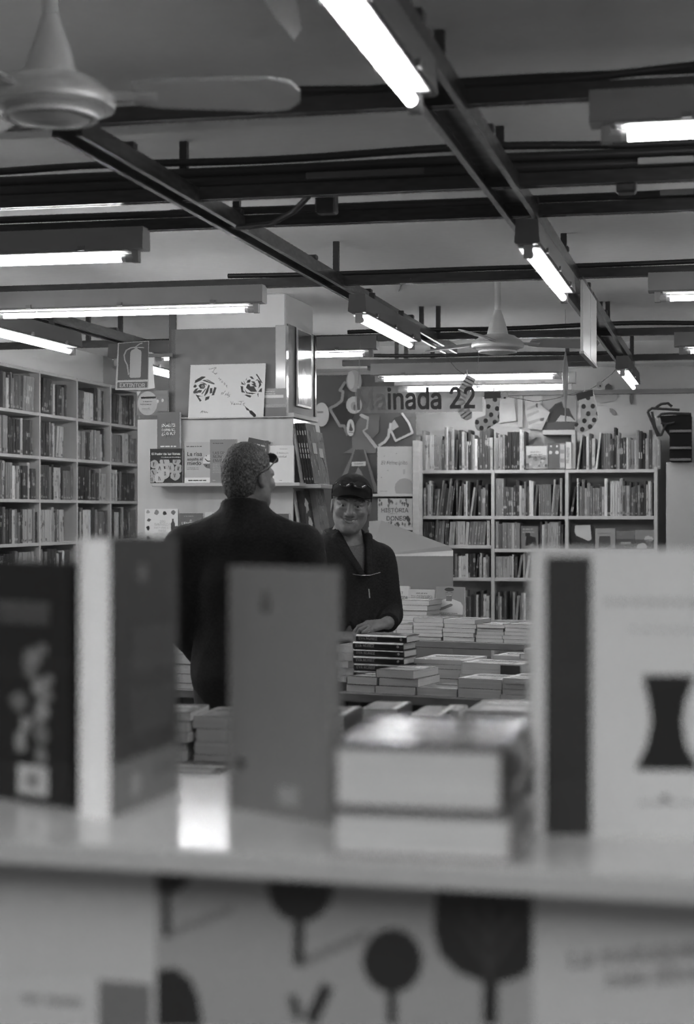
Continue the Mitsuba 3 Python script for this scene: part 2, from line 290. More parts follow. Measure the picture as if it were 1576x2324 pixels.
# unseen lamps added outside the frame, continuing the rows, to brighten ceiling and wall
for a_, b_, lb in (((-4.58, 5.78), (-3.60, 5.78), 'unseen lamp continuing the upper left row beyond the frame'), ((-4.58, 7.36), (-3.60, 7.36), 'unseen lamp continuing the lower left row beyond the frame'), ((.35, 5.80), (1.5, 5.80), 'unseen lamp on the third rail beyond the right edge'),
                   ((-3.42, 5.95), (-3.42, 7.10), 'unseen lamp above the left aisle, nearer the window, beyond the frame'), ((-.22, 9.82), (.93, 9.82), 'lamp on the rail behind the pillar beyond the right edge'), ((-4.05, 6.05), (-4.05, 7.10), 'unseen lamp added along the left wall beyond the frame'), ((1.1, 4.16), (2.25, 4.16), 'unseen lamp continuing the row nearest the window beyond the right edge')):
    lamp(a_, b_, lb, ZC if a_[1] == b_[1] else ZD)
# ---------------------------------------------------------------- ceiling fans
def fan(c, zb, angs, label, L=.5):
    k = num('ceiling_fan'); x, y = c
    put(k + '__canopy', lathe([(.0, CEIL), (.075, CEIL), (.072, CEIL - .02), (.045, CEIL - .035), (.015, CEIL - .04)]), bs(.45, .4), smooth=50, fr=Fr((x, y, 0), (1, 0, 0)))
    put(k + '__down_rod', tube([(x, y, CEIL - .03), (x, y, zb + .09)], .0165, 16), bs(.5, .35), smooth=True)
    put(k + '__cone', lathe([(.017, zb + .19), (.024, zb + .17), (.045, zb + .105), (.052, zb + .075), (.052, zb + .068)]), bs(.5, .35), smooth=40, fr=Fr((x, y, 0), (1, 0, 0)))
    put(k + '__motor', lathe([(.05, zb + .070), (.085, zb + .060), (.113, zb + .04), (.128, zb + .028), (.132, zb + .012), (.128, zb + .0), (.112, zb - .003), (.1, zb - .003)], 48), bs(.5, .3), smooth=40, fr=Fr((x, y, 0), (1, 0, 0)))
    put(k + '__bottom_cover', lathe([(.112, zb - .002), (.094, zb - .012), (.092, zb - .018), (.088, zb - .016), (.07, zb - .027), (.03, zb - .034), (0, zb - .035)], 48), bs(.33, .35), smooth=40, fr=Fr((x, y, 0), (1, 0, 0)))
    rim = lathe([(.090, zb - .012), (.097, zb - .016), (.096, zb - .022), (.090, zb - .022), (.088, zb - .017)], 48)
    put(k + '__rim', rim, bs(.75, .2), smooth=40, fr=Fr((x, y, 0), (1, 0, 0)))
    for i, a in enumerate(angs):
        d = RIGHT * math.sin(math.radians(a)) + FWD * math.cos(math.radians(a)); t = np.cross([0, 0, 1.0], d)
        fr = Fr((x, y, zb + .03), d, t).at(0, 0, 0, rx=-15)
        s = '' if i == 0 else f'_{i:03d}'
        out = Polygon([(.17, -.04), (.22, -.055), (L - .06, -.068), (L - .02, -.055), (L, -.02), (L, .02), (L - .02, .05), (L - .06, .06), (.22, .048), (.17, .035)]).buffer(.004)
        put(f'{k}__blade{s}', plate(out, -.003, .006), bs(.30, .45), fr=fr)
        put(f'{k}__blade_arm{s}', CB(.115, -.016, -.008, .215, .016, -.003, .0015), bs(.4, .35), fr=fr)
    return lab(k, label, 'ceiling fan', 'white ceiling fans')
q = P(115, 245, 3.47); fan(q[:2], EYE + .815, (88, 208, 328), 'large white ceiling fan at the upper left corner')
q = P(1130, 785, 8.55); fan(q[:2], EYE + .815, (200, 323, 80), 'small white ceiling fan hanging left of the notice boards', .52)
# pale strip at the top, standing in for a fan blade tip
k = num('paper_pennant'); q = P(668, 93, 3.6)
pz = CEIL - .002 - q[2]
put(k, plate(Polygon([(0, 0), (.017, .023), (.012, .05), (-.02, pz), (-.14, pz), (-.04, .05)]), -.0005, .001), bs(.85, .6), fr=Fr(q, RIGHT, UP, -FWD)); lab(k, 'pale strip in place of a fan blade tip, hanging beside the nearest lamp', 'paper strip')
# ---------------------------------------------------------------- books
def book(key, fr, w, h, t, cover, page=None, spine=None, bsdf='vc', prints=(), hard=False, pages_bsdf='pages', back=None, mirror=False):
    """A book: x from the spine, y up the cover, z through the thickness with the front cover on top. prints: (mesh, grey) in cover coordinates."""
    c = .0028 if hard else .0010; o = .003 if hard else .0006
    m = M(); sp = cover if spine is None else spine
    m.add(B(0, 0, t - c, w, h, t), cover).add(B(0, 0, 0, w, h, c), cover if back is None else back)
    n = 5; a = np.linspace(-1, 1, n); r = .10 * t if not hard else .18 * t
    xs = -r * (1 - a ** 2); zsn = t / 2 + a * t / 2
    v = np.array([[x, y, z] for x, z in zip(xs, zsn) for y in (0, h)] + [[c, y, z] for z in zsn for y in (0, h)])
    f = []
    for i in range(n - 1):
        p = 2 * i; q = 2 * n + 2 * i
        f += [[p, p + 1, p + 3], [p, p + 3, p + 2], [p, p + 2, q + 2], [p, q + 2, q], [p + 1, q + 1, q + 3], [p + 1, q + 3, p + 3]]
    m.add((v, np.array(f)), sp)
    pr_fr = fr
    if mirror: fr = Fr(fr.pt(w), -fr.ex, fr.ey, fr.ez)
    put(key + '__pages', B(c, o, c, w - o, h - o, t - c), pages_bsdf, fr=fr)
    V = np.vstack(m.v) @ fr.m()[:3, :3].T + fr.o
    scene[key + '__cover'] = mikit.ply((V, np.vstack(m.f)), bsdf, color=np.vstack(m.c))
    if prints:
        pm = M()
        for mesh, g in prints: pm.add(scale_move(mesh, 0, 0, t + .0001), g, pr_fr)
        pm.put(key + '__cover_print', bsdf)
def spine_book(key, fr, t, h, d, g, rnd, lean=0.0, bsdf='vc', plain=False):
    """A shelved book seen by its spine: x across, y into the shelf, z up; one mesh."""
    m = M(); n = 4; a = np.linspace(-1, 1, n); xs = t / 2 + a * t / 2; ys = -.12 * t * (1 - a ** 2)
    v = np.array([[x, y, z] for x, y in zip(xs, ys) for z in (0, h)] + [[0, d, 0], [0, d, h], [t, d, 0], [t, d, h]]); e = 2 * n
    f = [[0, 1, e + 1], [0, e + 1, e], [e - 2, e + 2, e + 3], [e - 2, e + 3, e - 1]]
    for i in range(n - 1): f += [[2 * i, 2 * i + 2, 2 * i + 3], [2 * i, 2 * i + 3, 2 * i + 1]]
    fr = fr.at(0, 0, 0, ry=lean) if lean else fr
    m.add((v, np.array(f)), g, fr)
    m.add(B(.0012, .001, h - .003, t - .0012, d - .003, h - .0025), .5, fr)      # page tops
    m.add((np.array([[0, 0, h], [.0012, 0, h], [.0012, d, h], [0, d, h], [t - .0012, 0, h], [t, 0, h], [t, d, h], [t - .0012, d, h]]), np.array([[0, 1, 2], [0, 2, 3], [4, 5, 6], [4, 6, 7]])), g, fr)
    if not plain:
        c = min(.6, g + float(rnd.uniform(.06, .26))) if g < .25 else max(.02, g - float(rnd.uniform(.12, .3))); u = rnd.random()
        x0, x1 = t * .34, t * .66; yy = -.12 * t - .0004
        if u < .6:                                                            # the title, as a row of words
            z = h * rnd.uniform(.28, .6); nw = int(rnd.integers(1, 4))
            while z < h * .85 and nw > 0:
                nw -= 1
                l = h * rnd.uniform(.06, .16); m.add(B(x0, yy, z, x1, 0, min(z + l, h * .9)), c, fr); z += l + h * .025
        if rnd.random() < .5: m.add(B(t * .2, yy, h * .05, t * .8, 0, h * rnd.uniform(.09, .13)), c * .8 + .05, fr)      # publisher's mark
        if rnd.random() < .3: z = h * rnd.uniform(.0, .8); m.add(B(0, -.1 * t, z, t, 0, z + h * rnd.uniform(.05, .2)), rnd.uniform(.03, .5), fr)
    m.put(key, bsdf)
ORD = 'first second third fourth fifth sixth seventh eighth ninth tenth eleventh twelfth thirteenth fourteenth fifteenth sixteenth seventeenth eighteenth nineteenth twentieth'.split()
for d_, t_ in (('twenty', 'thirtieth'), ('thirty', 'fortieth'), ('forty', 'fiftieth'), ('fifty', 'sixtieth')): ORD += [d_ + '-' + x for x in ORD[:9]] + [t_]
def tone(g): return 'black' if g < .035 else 'dark' if g < .12 else 'grey' if g < .3 else 'pale' if g < .5 else 'white'
def grey(rnd, lo=.0):
    u = rnd.random(); return float(rnd.uniform(.012, .05) if u < .30 - lo else rnd.uniform(.05, .18) if u < .62 - lo else rnd.uniform(.18, .4) if u < .86 else rnd.uniform(.4, .62))
def fill(name, cat, fr, x0, x1, hmin, hmax, tmin, tmax, rnd, where, group, d=.17, leanp=.15, lo=0.0, gaps=0.0, top=None, setp=.25, inset=.012):
    """Books standing in a row on a shelf, from x0 to x1 of the frame (z = 0 on the board)."""
    x, i, lean, rep, pl_, ph_ = x0 + .003, 0, 0.0, 0, 0.0, 0.0; g = grey(rnd, lo); t = h = .02
    while True:
        if rep == 0:
            g = grey(rnd, lo); t = float(rnd.uniform(tmin, tmax)); h = float(rnd.uniform(hmin, hmax))
            if rnd.random() < setp: rep = int(rnd.integers(2, 6))
            if rnd.random() < leanp: lean = float(rnd.uniform(3, 9))
            elif rnd.random() < .6: lean = 0.0
        else: rep -= 1
        if rnd.random() < gaps: x += float(rnd.uniform(.02, .05))
        if top: h = min(h, top)
        sl = lambda a: math.sin(math.radians(a))
        gap = min(h, ph_) * (sl(pl_) - sl(lean)) if pl_ > lean else 0.0
        ww = t / math.cos(math.radians(lean)); over = h * math.sin(math.radians(lean))
        if x + gap + ww + over > x1:
            if lean: lean = 0.0; rep = max(rep, 1); continue
            break
        x += gap; k = num(name)
        spine_book(k, fr.at(x, inset + float(rnd.uniform(0, .012)), t * .96 * math.sin(math.radians(lean)) + .0003), t * .96, h, d, g, rnd, lean)
        tk = 'thin' if t < .014 else 'thick' if t > .024 else ''
        lab(k, ' '.join(f'{tone(g)} {tk} {cat}, {ORD[i]} from left, {where}'.split()), cat, group)
        x += ww; i += 1; pl_, ph_ = lean, h
    return i
def bookcase(key, fr, xs, zs, d, th, label, bsdf, back=True, z0=0.0, zt=None):
    """Uprights at xs, boards at zs (top to bottom); x along the case, y into it."""
    zt = zs[0] if zt is None else zt; h = th / 2
    for i, x in enumerate(xs): put(key + '__upright' + ('' if i == 0 else f'_{i:03d}'), CB(x - h, 0, z0, x + h, d, zt - (h if 0 < i < len(xs) - 1 else 0), .0015), bsdf, fr=fr)
    n = 0
    for r, z in enumerate(zs):
        for i in range(len(xs) - 1):
            zz = z[i] if isinstance(z, (list, tuple)) else z
            put(key + '__shelf_board' + ('' if n == 0 else f'_{n:03d}'), CB(xs[i] + h, .002, zz - th, xs[i + 1] - h, d - .004, zz, .0015), bsdf, fr=fr); n += 1
    if back: put(key + '__back_panel', B(xs[0], d - .004, z0, xs[-1], d, zt), bsdf, fr=fr)
    return lab(key, label, 'bookcase')
# the tall bookcase on the left wall: x of its frame runs along -Y (to the right as one faces it), y towards the wall
LX = -4.42
LF = Fr((LX, 0, 0), (0, 1, 0), (-1, 0, 0))       # x = Y of the shop, y = into the wall
lx = [9.23, 9.89, 10.55, 11.21, 11.87, 12.485]
d172 = onX(172, 1000, LX); ppm = (d172[1] - 0)
def lz(y): return onX(172, y, LX)[2]
lzs = [lz(857), lz(948.5), lz(1041.5), lz(1135), lz(1228)]; pitch = (lzs[0] - lzs[4]) / 4
lzs += [lzs[4] - pitch * i for i in (1, 2, 3)]
bookcase('left_bookcase', LF, lx, lzs, .27, .021, 'tall pale bookcase of square bays full of books along the left wall', 'shelf_laminate', z0=0.0, zt=lzs[0])
rows = ['top row', 'second row', 'third row', 'fourth row', 'fifth row']
bays = {1: 'first bay, left bookcase', 2: 'second bay, left bookcase', 3: 'third bay, left bookcase', 4: 'bay beside the pillar, left bookcase'}
for r in range(5):
    for b in (1, 2, 3, 4):
        if r == 4 and b > 2: continue
        rnd = np.random.default_rng(100 + r * 10 + b); top = pitch - .045
        end = lx[b + 1] - .014 - (float(rnd.uniform(.05, .2)) if rnd.random() < .45 else 0)
        fill('paperback', 'paperback', LF.at(0, 0, lzs[r + 1]), lx[b] + .012, end, .19, .24, .021, .047, rnd, rows[r] + ', ' + bays[b], 'paperbacks in the tall left bookcase', d=.15, leanp=.08, lo=-.03, top=top, setp=.3)
# the picture-book case against the back wall
FY = 12.17
def fx(px): return onY(px, 1162, FY)[0]
def fz(y, px=1200): return onY(px, y, FY)[2]
FF = Fr((0, FY, 0), (1, 0, 0))
fxs = [fx(951), fx(1119), fx(1287), fx(1489)]
fzs = [fz(1066), fz(1171), [fz(1238), fz(1246), fz(1246)], [fz(1312), fz(1312), fz(1312)], [fz(1408)] * 3, [fz(1500)] * 3]
bookcase('picture_bookcase', FF, fxs, fzs, .30, .024, 'wide low bookcase of picture books against the back wall', 'shelf_laminate', z0=0, zt=fz(1062))
PB, GP = 'picture_book', 'picture books in the wide back bookcase'
def prow(b, r): return ['case top', 'second row', 'third row', 'fourth row', 'fifth row'][r] + ' of ' + ['left', 'middle', 'right'][b] + ' bay, back bookcase'
def pfill(b, r, pxa, pxb, hmin, hmax, tmin, tmax, seed, top=None, where='', **k):
    z = fzs[r]; z = z[b] if isinstance(z, list) else z
    fill(PB, 'picture book', FF.at(0, 0, z), fx(pxa), fx(pxb), hmin, hmax, tmin, tmax, np.random.default_rng(seed), where + prow(b, r), GP, d=.2, top=top, **{'setp': .1, **k})
pfill(0, 0, 953, 1119, .20, .315, .0095, .022, 1, leanp=.05)
pfill(1, 0, 1120, 1196, .20, .29, .008, .019, 2, leanp=.03)
pfill(2, 0, 1308, 1500, .20, .31, .011, .026, 3, leanp=.2, lo=-.05)
g1 = (fzs[0] - fzs[1]) - .045
for b, (a, c) in enumerate(((960, 1112), (1124, 1280), (1294, 1482))): pfill(b, 1, a, c, .19, g1 - .01, .0095, .022, 10 + b, top=g1, lo=.05, leanp=.12 if b else .4)
pfill(0, 2, 960, 1112, .165, .185, .010, .024, 20, top=.185, leanp=.35)
pfill(1, 2, 1124, 1182, .17, .195, .012, .028, 21, top=.2, lo=.15, leanp=0); pfill(1, 2, 1225, 1280, .17, .195, .010, .018, 22, top=.2, leanp=0, lo=.1, where='after gorilla, ')
pfill(0, 3, 1026, 1112, .14, .175, .009, .02, 30, top=.18, leanp=.1); pfill(1, 3, 1124, 1228, .15, .175, .009, .02, 31, top=.18)
pfill(0, 4, 1050, 1112, .15, .21, .012, .024, 40, top=.22, leanp=.1, gaps=.1); pfill(1, 4, 1124, 1230, .15, .20, .009, .02, 41, top=.2, gaps=.1)
def P2(px0, py0, px1, py1, fr, plane=None):
    """Size and place of a picture rectangle on the front plane of a frame: (x0, z0, x1, z1)."""
    a, b = onF(px0, py1, fr), onF(px1, py0, fr); return a[0], a[2], b[0], b[2]
def onF(px, py, fr):
    """The local coordinates where the line of sight through a pixel meets the frame's y = 0 plane."""
    D = ray(px, py); t = ((fr.o - CAM) @ fr.ey) / (D @ fr.ey); return fr.inv(CAM + t * D)
def poly(pts, fr): return Polygon([(lambda q: (q[0], q[2]))(onF(x, y, fr)) for x, y in pts])
def face_book(name, fr, px0, py0, px1, py1, t, cover, label, prints, cat='book', group=None, bsdf='vc', spine=None, tilt=0, page='pages_upright', back=None, ry=0):
    """A book standing with its front cover to the viewer. fr: front plane (y = 0). prints(w, h) -> [(mesh, grey)] in cover coordinates."""
    x0, z0, x1, z1 = P2(px0, py0, px1, py1, fr); w, h = x1 - x0, z1 - z0; k = num(name)
    f = fr.at(x0, 0, z0, rx=0); f = Fr(f.o, f.ex, f.ez, -f.ey)
    if ry: f = f.at(0, 0, 0, rz=ry)
    if tilt: f = f.at(0, 0, 0, rx=-tilt)
    f = f.at(0, 0, -t)
    book(k, f, w, h, t, cover, spine=spine, bsdf=bsdf, prints=prints(w, h) if prints else (), pages_bsdf=page)
    lab(k, label, cat, group); return k
def tx(s, x, y, hh, g, wmax=None, bold=True, center=False, shear=0, rot=0):
    wd = width(s, bold) * hh
    if wmax and wd > wmax: hh *= wmax / wd; wd = wmax
    return (scale_move(text(s, hh, bold), x - (wd / 2 if center else 0), y, 0, rot, shear), g)
def rect(x0, y0, x1, y1, g): return (plate(sbox(x0, y0, x1, y1)), g)
def lines(x0, x1, y0, n, dy, hh, g, rnd, ragged=.35):
    out = []
    for i in range(n):
        x = x0; e = x1 - rnd.uniform(0, ragged) * (x1 - x0)
        while x < e: l = rnd.uniform(1.5, 5) * hh; out.append(rect(x, y0 - i * dy, min(x + l, e), y0 - i * dy + hh, g)); x += l + hh * .8
    return out
def blob(x, y, r, rnd, n=9, k=.35): return Polygon([(x + r * (1 + k * rnd.uniform(-1, 1)) * math.cos(a), y + r * (1 + k * rnd.uniform(-1, 1)) * math.sin(a)) for a in np.linspace(0, 2 * math.pi, n, False)])
# ---------------------------------------------------------------- pillar, its rack and what stands there
PX0, PX1, PY0, PY1 = -3.02, -2.385, 9.12, 9.76
struct('pillar', CB(PX0, PY0, 0, PX1, PY1, CEIL, .006), 'wall_paint', 'square pale pillar in the middle of the shop')
PF = Fr((0, PY0 - .008, 0), (1, 0, 0))
def R(px0, py0, px1, py1, fr): return P2(px0, py0, px1, py1, fr)
a = R(390, 742, 648, 1010, PF)
struct('pillar__cladding', B(a[0], -.004, a[1], a[2], .008, a[3]), 'panel_grey', 'grey panel on the pillar front', fr=PF)
SFr = Fr((PX1 + .006, 0, 0), (0, 1, 0), (-1, 0, 0))
struct('pillar__cladding_001', B(PY0 + .03, 0, onF(690, 945, SFr)[2], PY1 - .01, .006, onF(690, 750, SFr)[2]), 'panel_grey', 'grey panel on the pillar side', fr=SFr)
a = R(645, 737, 661, 945, PF)
struct('pillar__corner_strip', CB(PX1 - .055, -.006, a[1], PX1 + .008, .05, a[3], .004), bs(.45, .12, .6), 'shiny corner strip of the pillar', fr=PF)
struct('pillar__edge_post', CB(PX1 - .02, PY1 - .01, onF(712, 945, SFr)[2], PX1 + .014, PY1 + .03, onF(712, 760, SFr)[2], .003), bs(.03, .2), 'dark strip on the rear edge of the pillar')
k = num('framed_poster'); rnd = np.random.default_rng(5)
A, Bq = onF(670, 920, SFr), onF(702, 756, SFr); y0, z0, y1, z1 = A[0], onF(670, 921, SFr)[2], Bq[0], onF(670, 743, SFr)[2]
pf = Fr(SFr.o + [.007, 0, 0], (0, 1, 0), (0, 0, 1), (1, 0, 0))
put(k + '__frame', B(y0, z0, 0, y1, z1, .008), bs(.55, .3), fr=pf)
m = M(); m.add(B(y0 + .012, z0 + .012, .008, y1 - .012, z1 - .012, .009), .16)
H = z1 - z0
m.add(B(y0 + .012, z1 - .3 * H, .009, y1 - .012, z1 - .012, .0093), .03)
for i in range(5): m.add(plate(blob(y0 + .1 + .1 * rnd.random(), z0 + H * rnd.uniform(.1, .4), .05, rnd), .0091 + .0002 * i, .0002), rnd.choice([.35, .3, .42]))
m.add(plate(Polygon([(y0 + .012, z0 + .012), (y0 + .1, z0 + .012), (y0 + .012, z0 + .11)]), .0103, .0003), .05)
mm = M(); [mm.add((v, f), c[0, 0], pf) for v, f, c in zip(m.v, [np.array(f) - o for f, o in zip(m.f, np.cumsum([0] + [len(v) for v in m.v])[:-1])], m.c)]
mm.put(k + '__picture', 'vc_gloss'); lab(k, 'tall glossy framed poster on the side of the pillar', 'poster')
# rack on the pillar front
k = num('display_rack'); a = R(314, 948, 667, 1240, PF); zb = .35
BF = Fr((0, PY0 - .022, 0), (1, 0, 0))
put(k + '__backboard', CB(a[0], 0, zb, a[2], .012, a[3], .002), 'shelf_laminate', fr=BF)
s1 = R(345, 1095, 668, 1104, Fr((0, PY0 - .17, 0), (1, 0, 0)))
put(k + '__shelf', CB(s1[0], -.15, s1[1], s1[2] + .03, 0, s1[3], .002), 'white_laminate', fr=BF)
z2 = onY(400, 1238, PY0 - .17)[2]
put(k + '__shelf_001', CB(a[0] + .03, -.15, z2 - .02, a[2], 0, z2, .002), 'white_laminate', fr=BF)
put(k + '__base', CB(a[0] + .03, -.3, 0, a[2], .012, zb, .004), 'shelf_laminate', fr=BF)
put(k + '__top_ledge', CB(onF(412, 951, BF)[0], -.03, a[3], a[2], .012, a[3] + .006, .001), 'white_laminate', fr=BF)
lab(k, 'pale rack with shelves for facing books on the pillar front', 'display rack')
DF = Fr((0, PY0 - .155, 0), (1, 0, 0)); rnd = np.random.default_rng(11)
zsh = s1[3]
def shelfbook(px0, py0, px1, *a, bottom=None, fr=DF, **k):
    b = onF(px0, 1093, fr); zz = zsh if bottom is None else bottom
    py1 = CY - (zz - EYE) * F / ((fr.pt(b[0]) - CAM) @ FWD)
    return face_book('book', fr, px0, py0, px1, py1, *a, **k)
def runes(w, h):
    o = [tx('El Poder de las Runas', .008, h - .034, .017, .62, w - .02), tx('El oráculo de los vikingos', w * .35, h - .05, .008, .4, w * .6)]
    for x, y, r, g in ((.13, .55, .13, .30), (.45, .62, .15, .34), (.82, .64, .13, .3), (.30, .43, .14, .36), (.62, .45, .15, .33), (.9, .42, .13, .3), (.1, .30, .12, .28), (.48, .27, .15, .38), (.78, .22, .15, .32), (.3, .13, .16, .4), (.07, .1, .1, .3)):
        b = blob(x * w, y * h, r * w, rnd, 12, .1); b = b.intersection(sbox(.003, .003, w - .003, h - .06)); o.append((plate(b, 0, .0004 + .0002 * len(o)), g))
        for q in range(2): l = LineString([(x * w + rnd.uniform(-.04, .04) * w, y * h - .05 * w), (x * w + rnd.uniform(-.04, .04) * w, y * h + .05 * w)]).buffer(.0018); o.append((plate(l.intersection(b), .0004 + .0002 * len(o), .0004), .05))
    return o
def burst(w, h):
    o = []
    for i in range(20):
        an = i * math.pi / 10; c_, s_ = math.cos(an), math.sin(an); r0, r1, q = .2 * w, (.30 if i % 2 else .36) * w, .018 * w
        o.append((plate(Polygon([(w / 2 + r0 * c_ - q * s_, h * .52 + (r0 * s_ + q * c_) * 1.1), (w / 2 + r0 * c_ + q * s_, h * .52 + (r0 * s_ - q * c_) * 1.1), (w / 2 + r1 * c_, h * .52 + 1.1 * r1 * s_)])), .03))
    o += [tx(s, w / 2, h * y, .021, .7, w * .62, center=True) for s, y in (('¡NADIE', .60), ('como tú.', .49), ('¿Lo sí?', .38))]
    return o + lines(w * .15, w * .85, h * .05, 1, .01, .007, .6, rnd, 0)
rf = Fr((0, PY0 - .07, 0), (1, 0, 0)); ra = R(352, 1019.5, 412, 1093, rf); put(num('display_riser'), CB(ra[0], -.02, zsh + .001, ra[2], .04, ra[3], .002), 'white_laminate', fr=rf); lab('display_riser', 'small pale block under the NADIE book, behind the rune book', 'riser')
q1 = face_book('book', Fr((0, PY0 - .07, 0), (1, 0, 0)), 357, 935, 408, 1019, .03, .12, 'grey book titled NADIE standing behind the rune book at the left end of the rack', lambda w, h: [(mm_, g_) for mm_, g_ in burst(w, h * 1.0)] , group=None)
shelfbook(341, 1018, 414, .026, .02, 'square black book with rune stones on its cover, left end of the rack shelf', runes)
def risa(w, h):
    o = lines(w * .08, w * .68, h * .88, 1, .01, .0055, .1, rnd, 0) + [tx('La risa', w * .1, h * .66, .020, .02), tx('asusta al', w * .1, h * .55, .020, .02, w * .62), tx('miedo', w * .1, h * .44, .020, .02)]
    o += lines(w * .1, w * .6, h * .36, 2, .008, .003, .12, rnd); o += [rect(0, .002, w, h * .13, .6)] + [((v_ + [0, 0, .0005], f_), g_) for (v_, f_), g_ in lines(w * .15, w * .85, h * .045, 1, .01, .006, .05, rnd, 0)]
    c = Point(w * .98, h * .52).buffer(w * .26).intersection(sbox(0, 0, w, h)); o += [(plate(c), .5), (plate(c.intersection(sbox(0, 0, w, h * .47)), .0002), .12), (plate(Point(w * .86, h * .66).buffer(.003), .0004), .02), (plate(LineString([(w * .82, h * .58), (w * .9, h * .53), (w * .99, h * .53)]).buffer(.0025), .0004), .02), (plate(Point(w * .86, h * .42).buffer(.004), .0006), .02)]
    return o
shelfbook(419, 1003, 477, .018, .36, 'pale book titled La risa asusta al miedo on the rack shelf', risa)
shelfbook(477, 997, 537, .022, .19, 'grey book titled LAS DEUDAS NUNCA ENVEJECEN on the rack shelf', lambda w, h: [tx(s, w * .1, h * y, .016, .07, w * .8) for s, y in (('LAS DEUDAS', .66), ('NUNCA', .57), ('ENVEJECEN', .48))] + lines(w * .1, w * .5, h * .9, 1, .01, .005, .08, rnd, 0) + lines(w * .1, w * .55, h * .42, 6, .009, .003, .32, rnd) + [rect(w * .1, h * .05, w * .2, h * .065, .4)], spine=.5)
shelfbook(544, 990, 595, .030, .05, 'dark book on the rack shelf behind the head of the man with his back turned', lambda w, h: lines(w * .22, w * .8, h * .87, 1, .01, .007, .4, rnd, 0) + [rect(w * .2, h * .7, w * .8, h * .8, .2)], ry=-12)
shelfbook(597, 1000, 612, .02, .5, 'narrow white book between the dark and the white book on the rack shelf', lambda w, h: [rect(w * .5, 0, w * .9, h, .06)])
shelfbook(613, 1011, 667, .018, .58, 'white book titled Intelecto mental at the right end of the rack shelf', lambda w, h: [tx('Intelecto', w * .28, h * .77, .013, .22, w * .5, False), tx('mental', w * .28, h * .67, .013, .22, None, False), rect(w * .4, h * .9, w * .75, h * .915, .3), rect(w * .4, h * .05, w * .5, h * .065, .2)])
zl = z2
def remed(w, h):
    o = [tx(s, w * .53, h * y, .013, .3, w * .5, False, True) for s, y in (('100', .62), ('REMEDIOS', .54), ('NATURALES', .455), ('PARA', .37), ('LA MUJER', .29))]
    for x, y, r, g in ((.1, .92, .05, .3), (.35, .9, .07, .2), (.6, .88, .06, .04), (.86, .9, .06, .12), (.12, .7, .05, .1), (.1, .48, .06, .02), (.95, .5, .04, .02), (.1, .2, .05, .05), (.85, .2, .06, .04)): o.append((plate(blob(x * w, y * h, r * w, rnd)), g))
    o.append((plate(unary_union([sbox(w * .79, h * .42, w * .91, h * .6), Polygon([(w * .79, h * .6), (w * .91, h * .6), (w * .875, h * .66), (w * .875, h * .73), (w * .825, h * .73), (w * .825, h * .66)])])), .05)); return o
shelfbook(329, 1155, 404, .02, .58, 'white square book titled 100 REMEDIOS NATURALES on the lower rack shelf', remed, bottom=zl)
shelfbook(407, 1165, 461, .02, .10, 'dark book titled EL LENGUAJE CORPORAL on the lower rack shelf', lambda w, h: [tx('EL', w * .5, h * .75, .009, .5, None, True, True), tx('LENGUAJE', w / 2, h * .64, .021, .62, w * .8, True, True), tx('CORPORAL', w / 2, h * .52, .021, .62, w * .8, True, True)] + lines(w * .2, w * .8, h * .9, 1, .01, .004, .25, rnd), bottom=zl)
shelfbook(466, 1162, 520, .02, .52, 'white book on the lower rack shelf beside the turned man\'s shoulder', lambda w, h: [rect(w * .1, h * .6, w * .9, h * .75, .3)], bottom=zl)
shelfbook(608, 1166, 656, .03, .08, 'dark book on the lower rack shelf right of the man with his back turned', lambda w, h: [rect(w * .2, h * .6, w * .8, h * .7, .3)], bottom=zl, spine=.5)
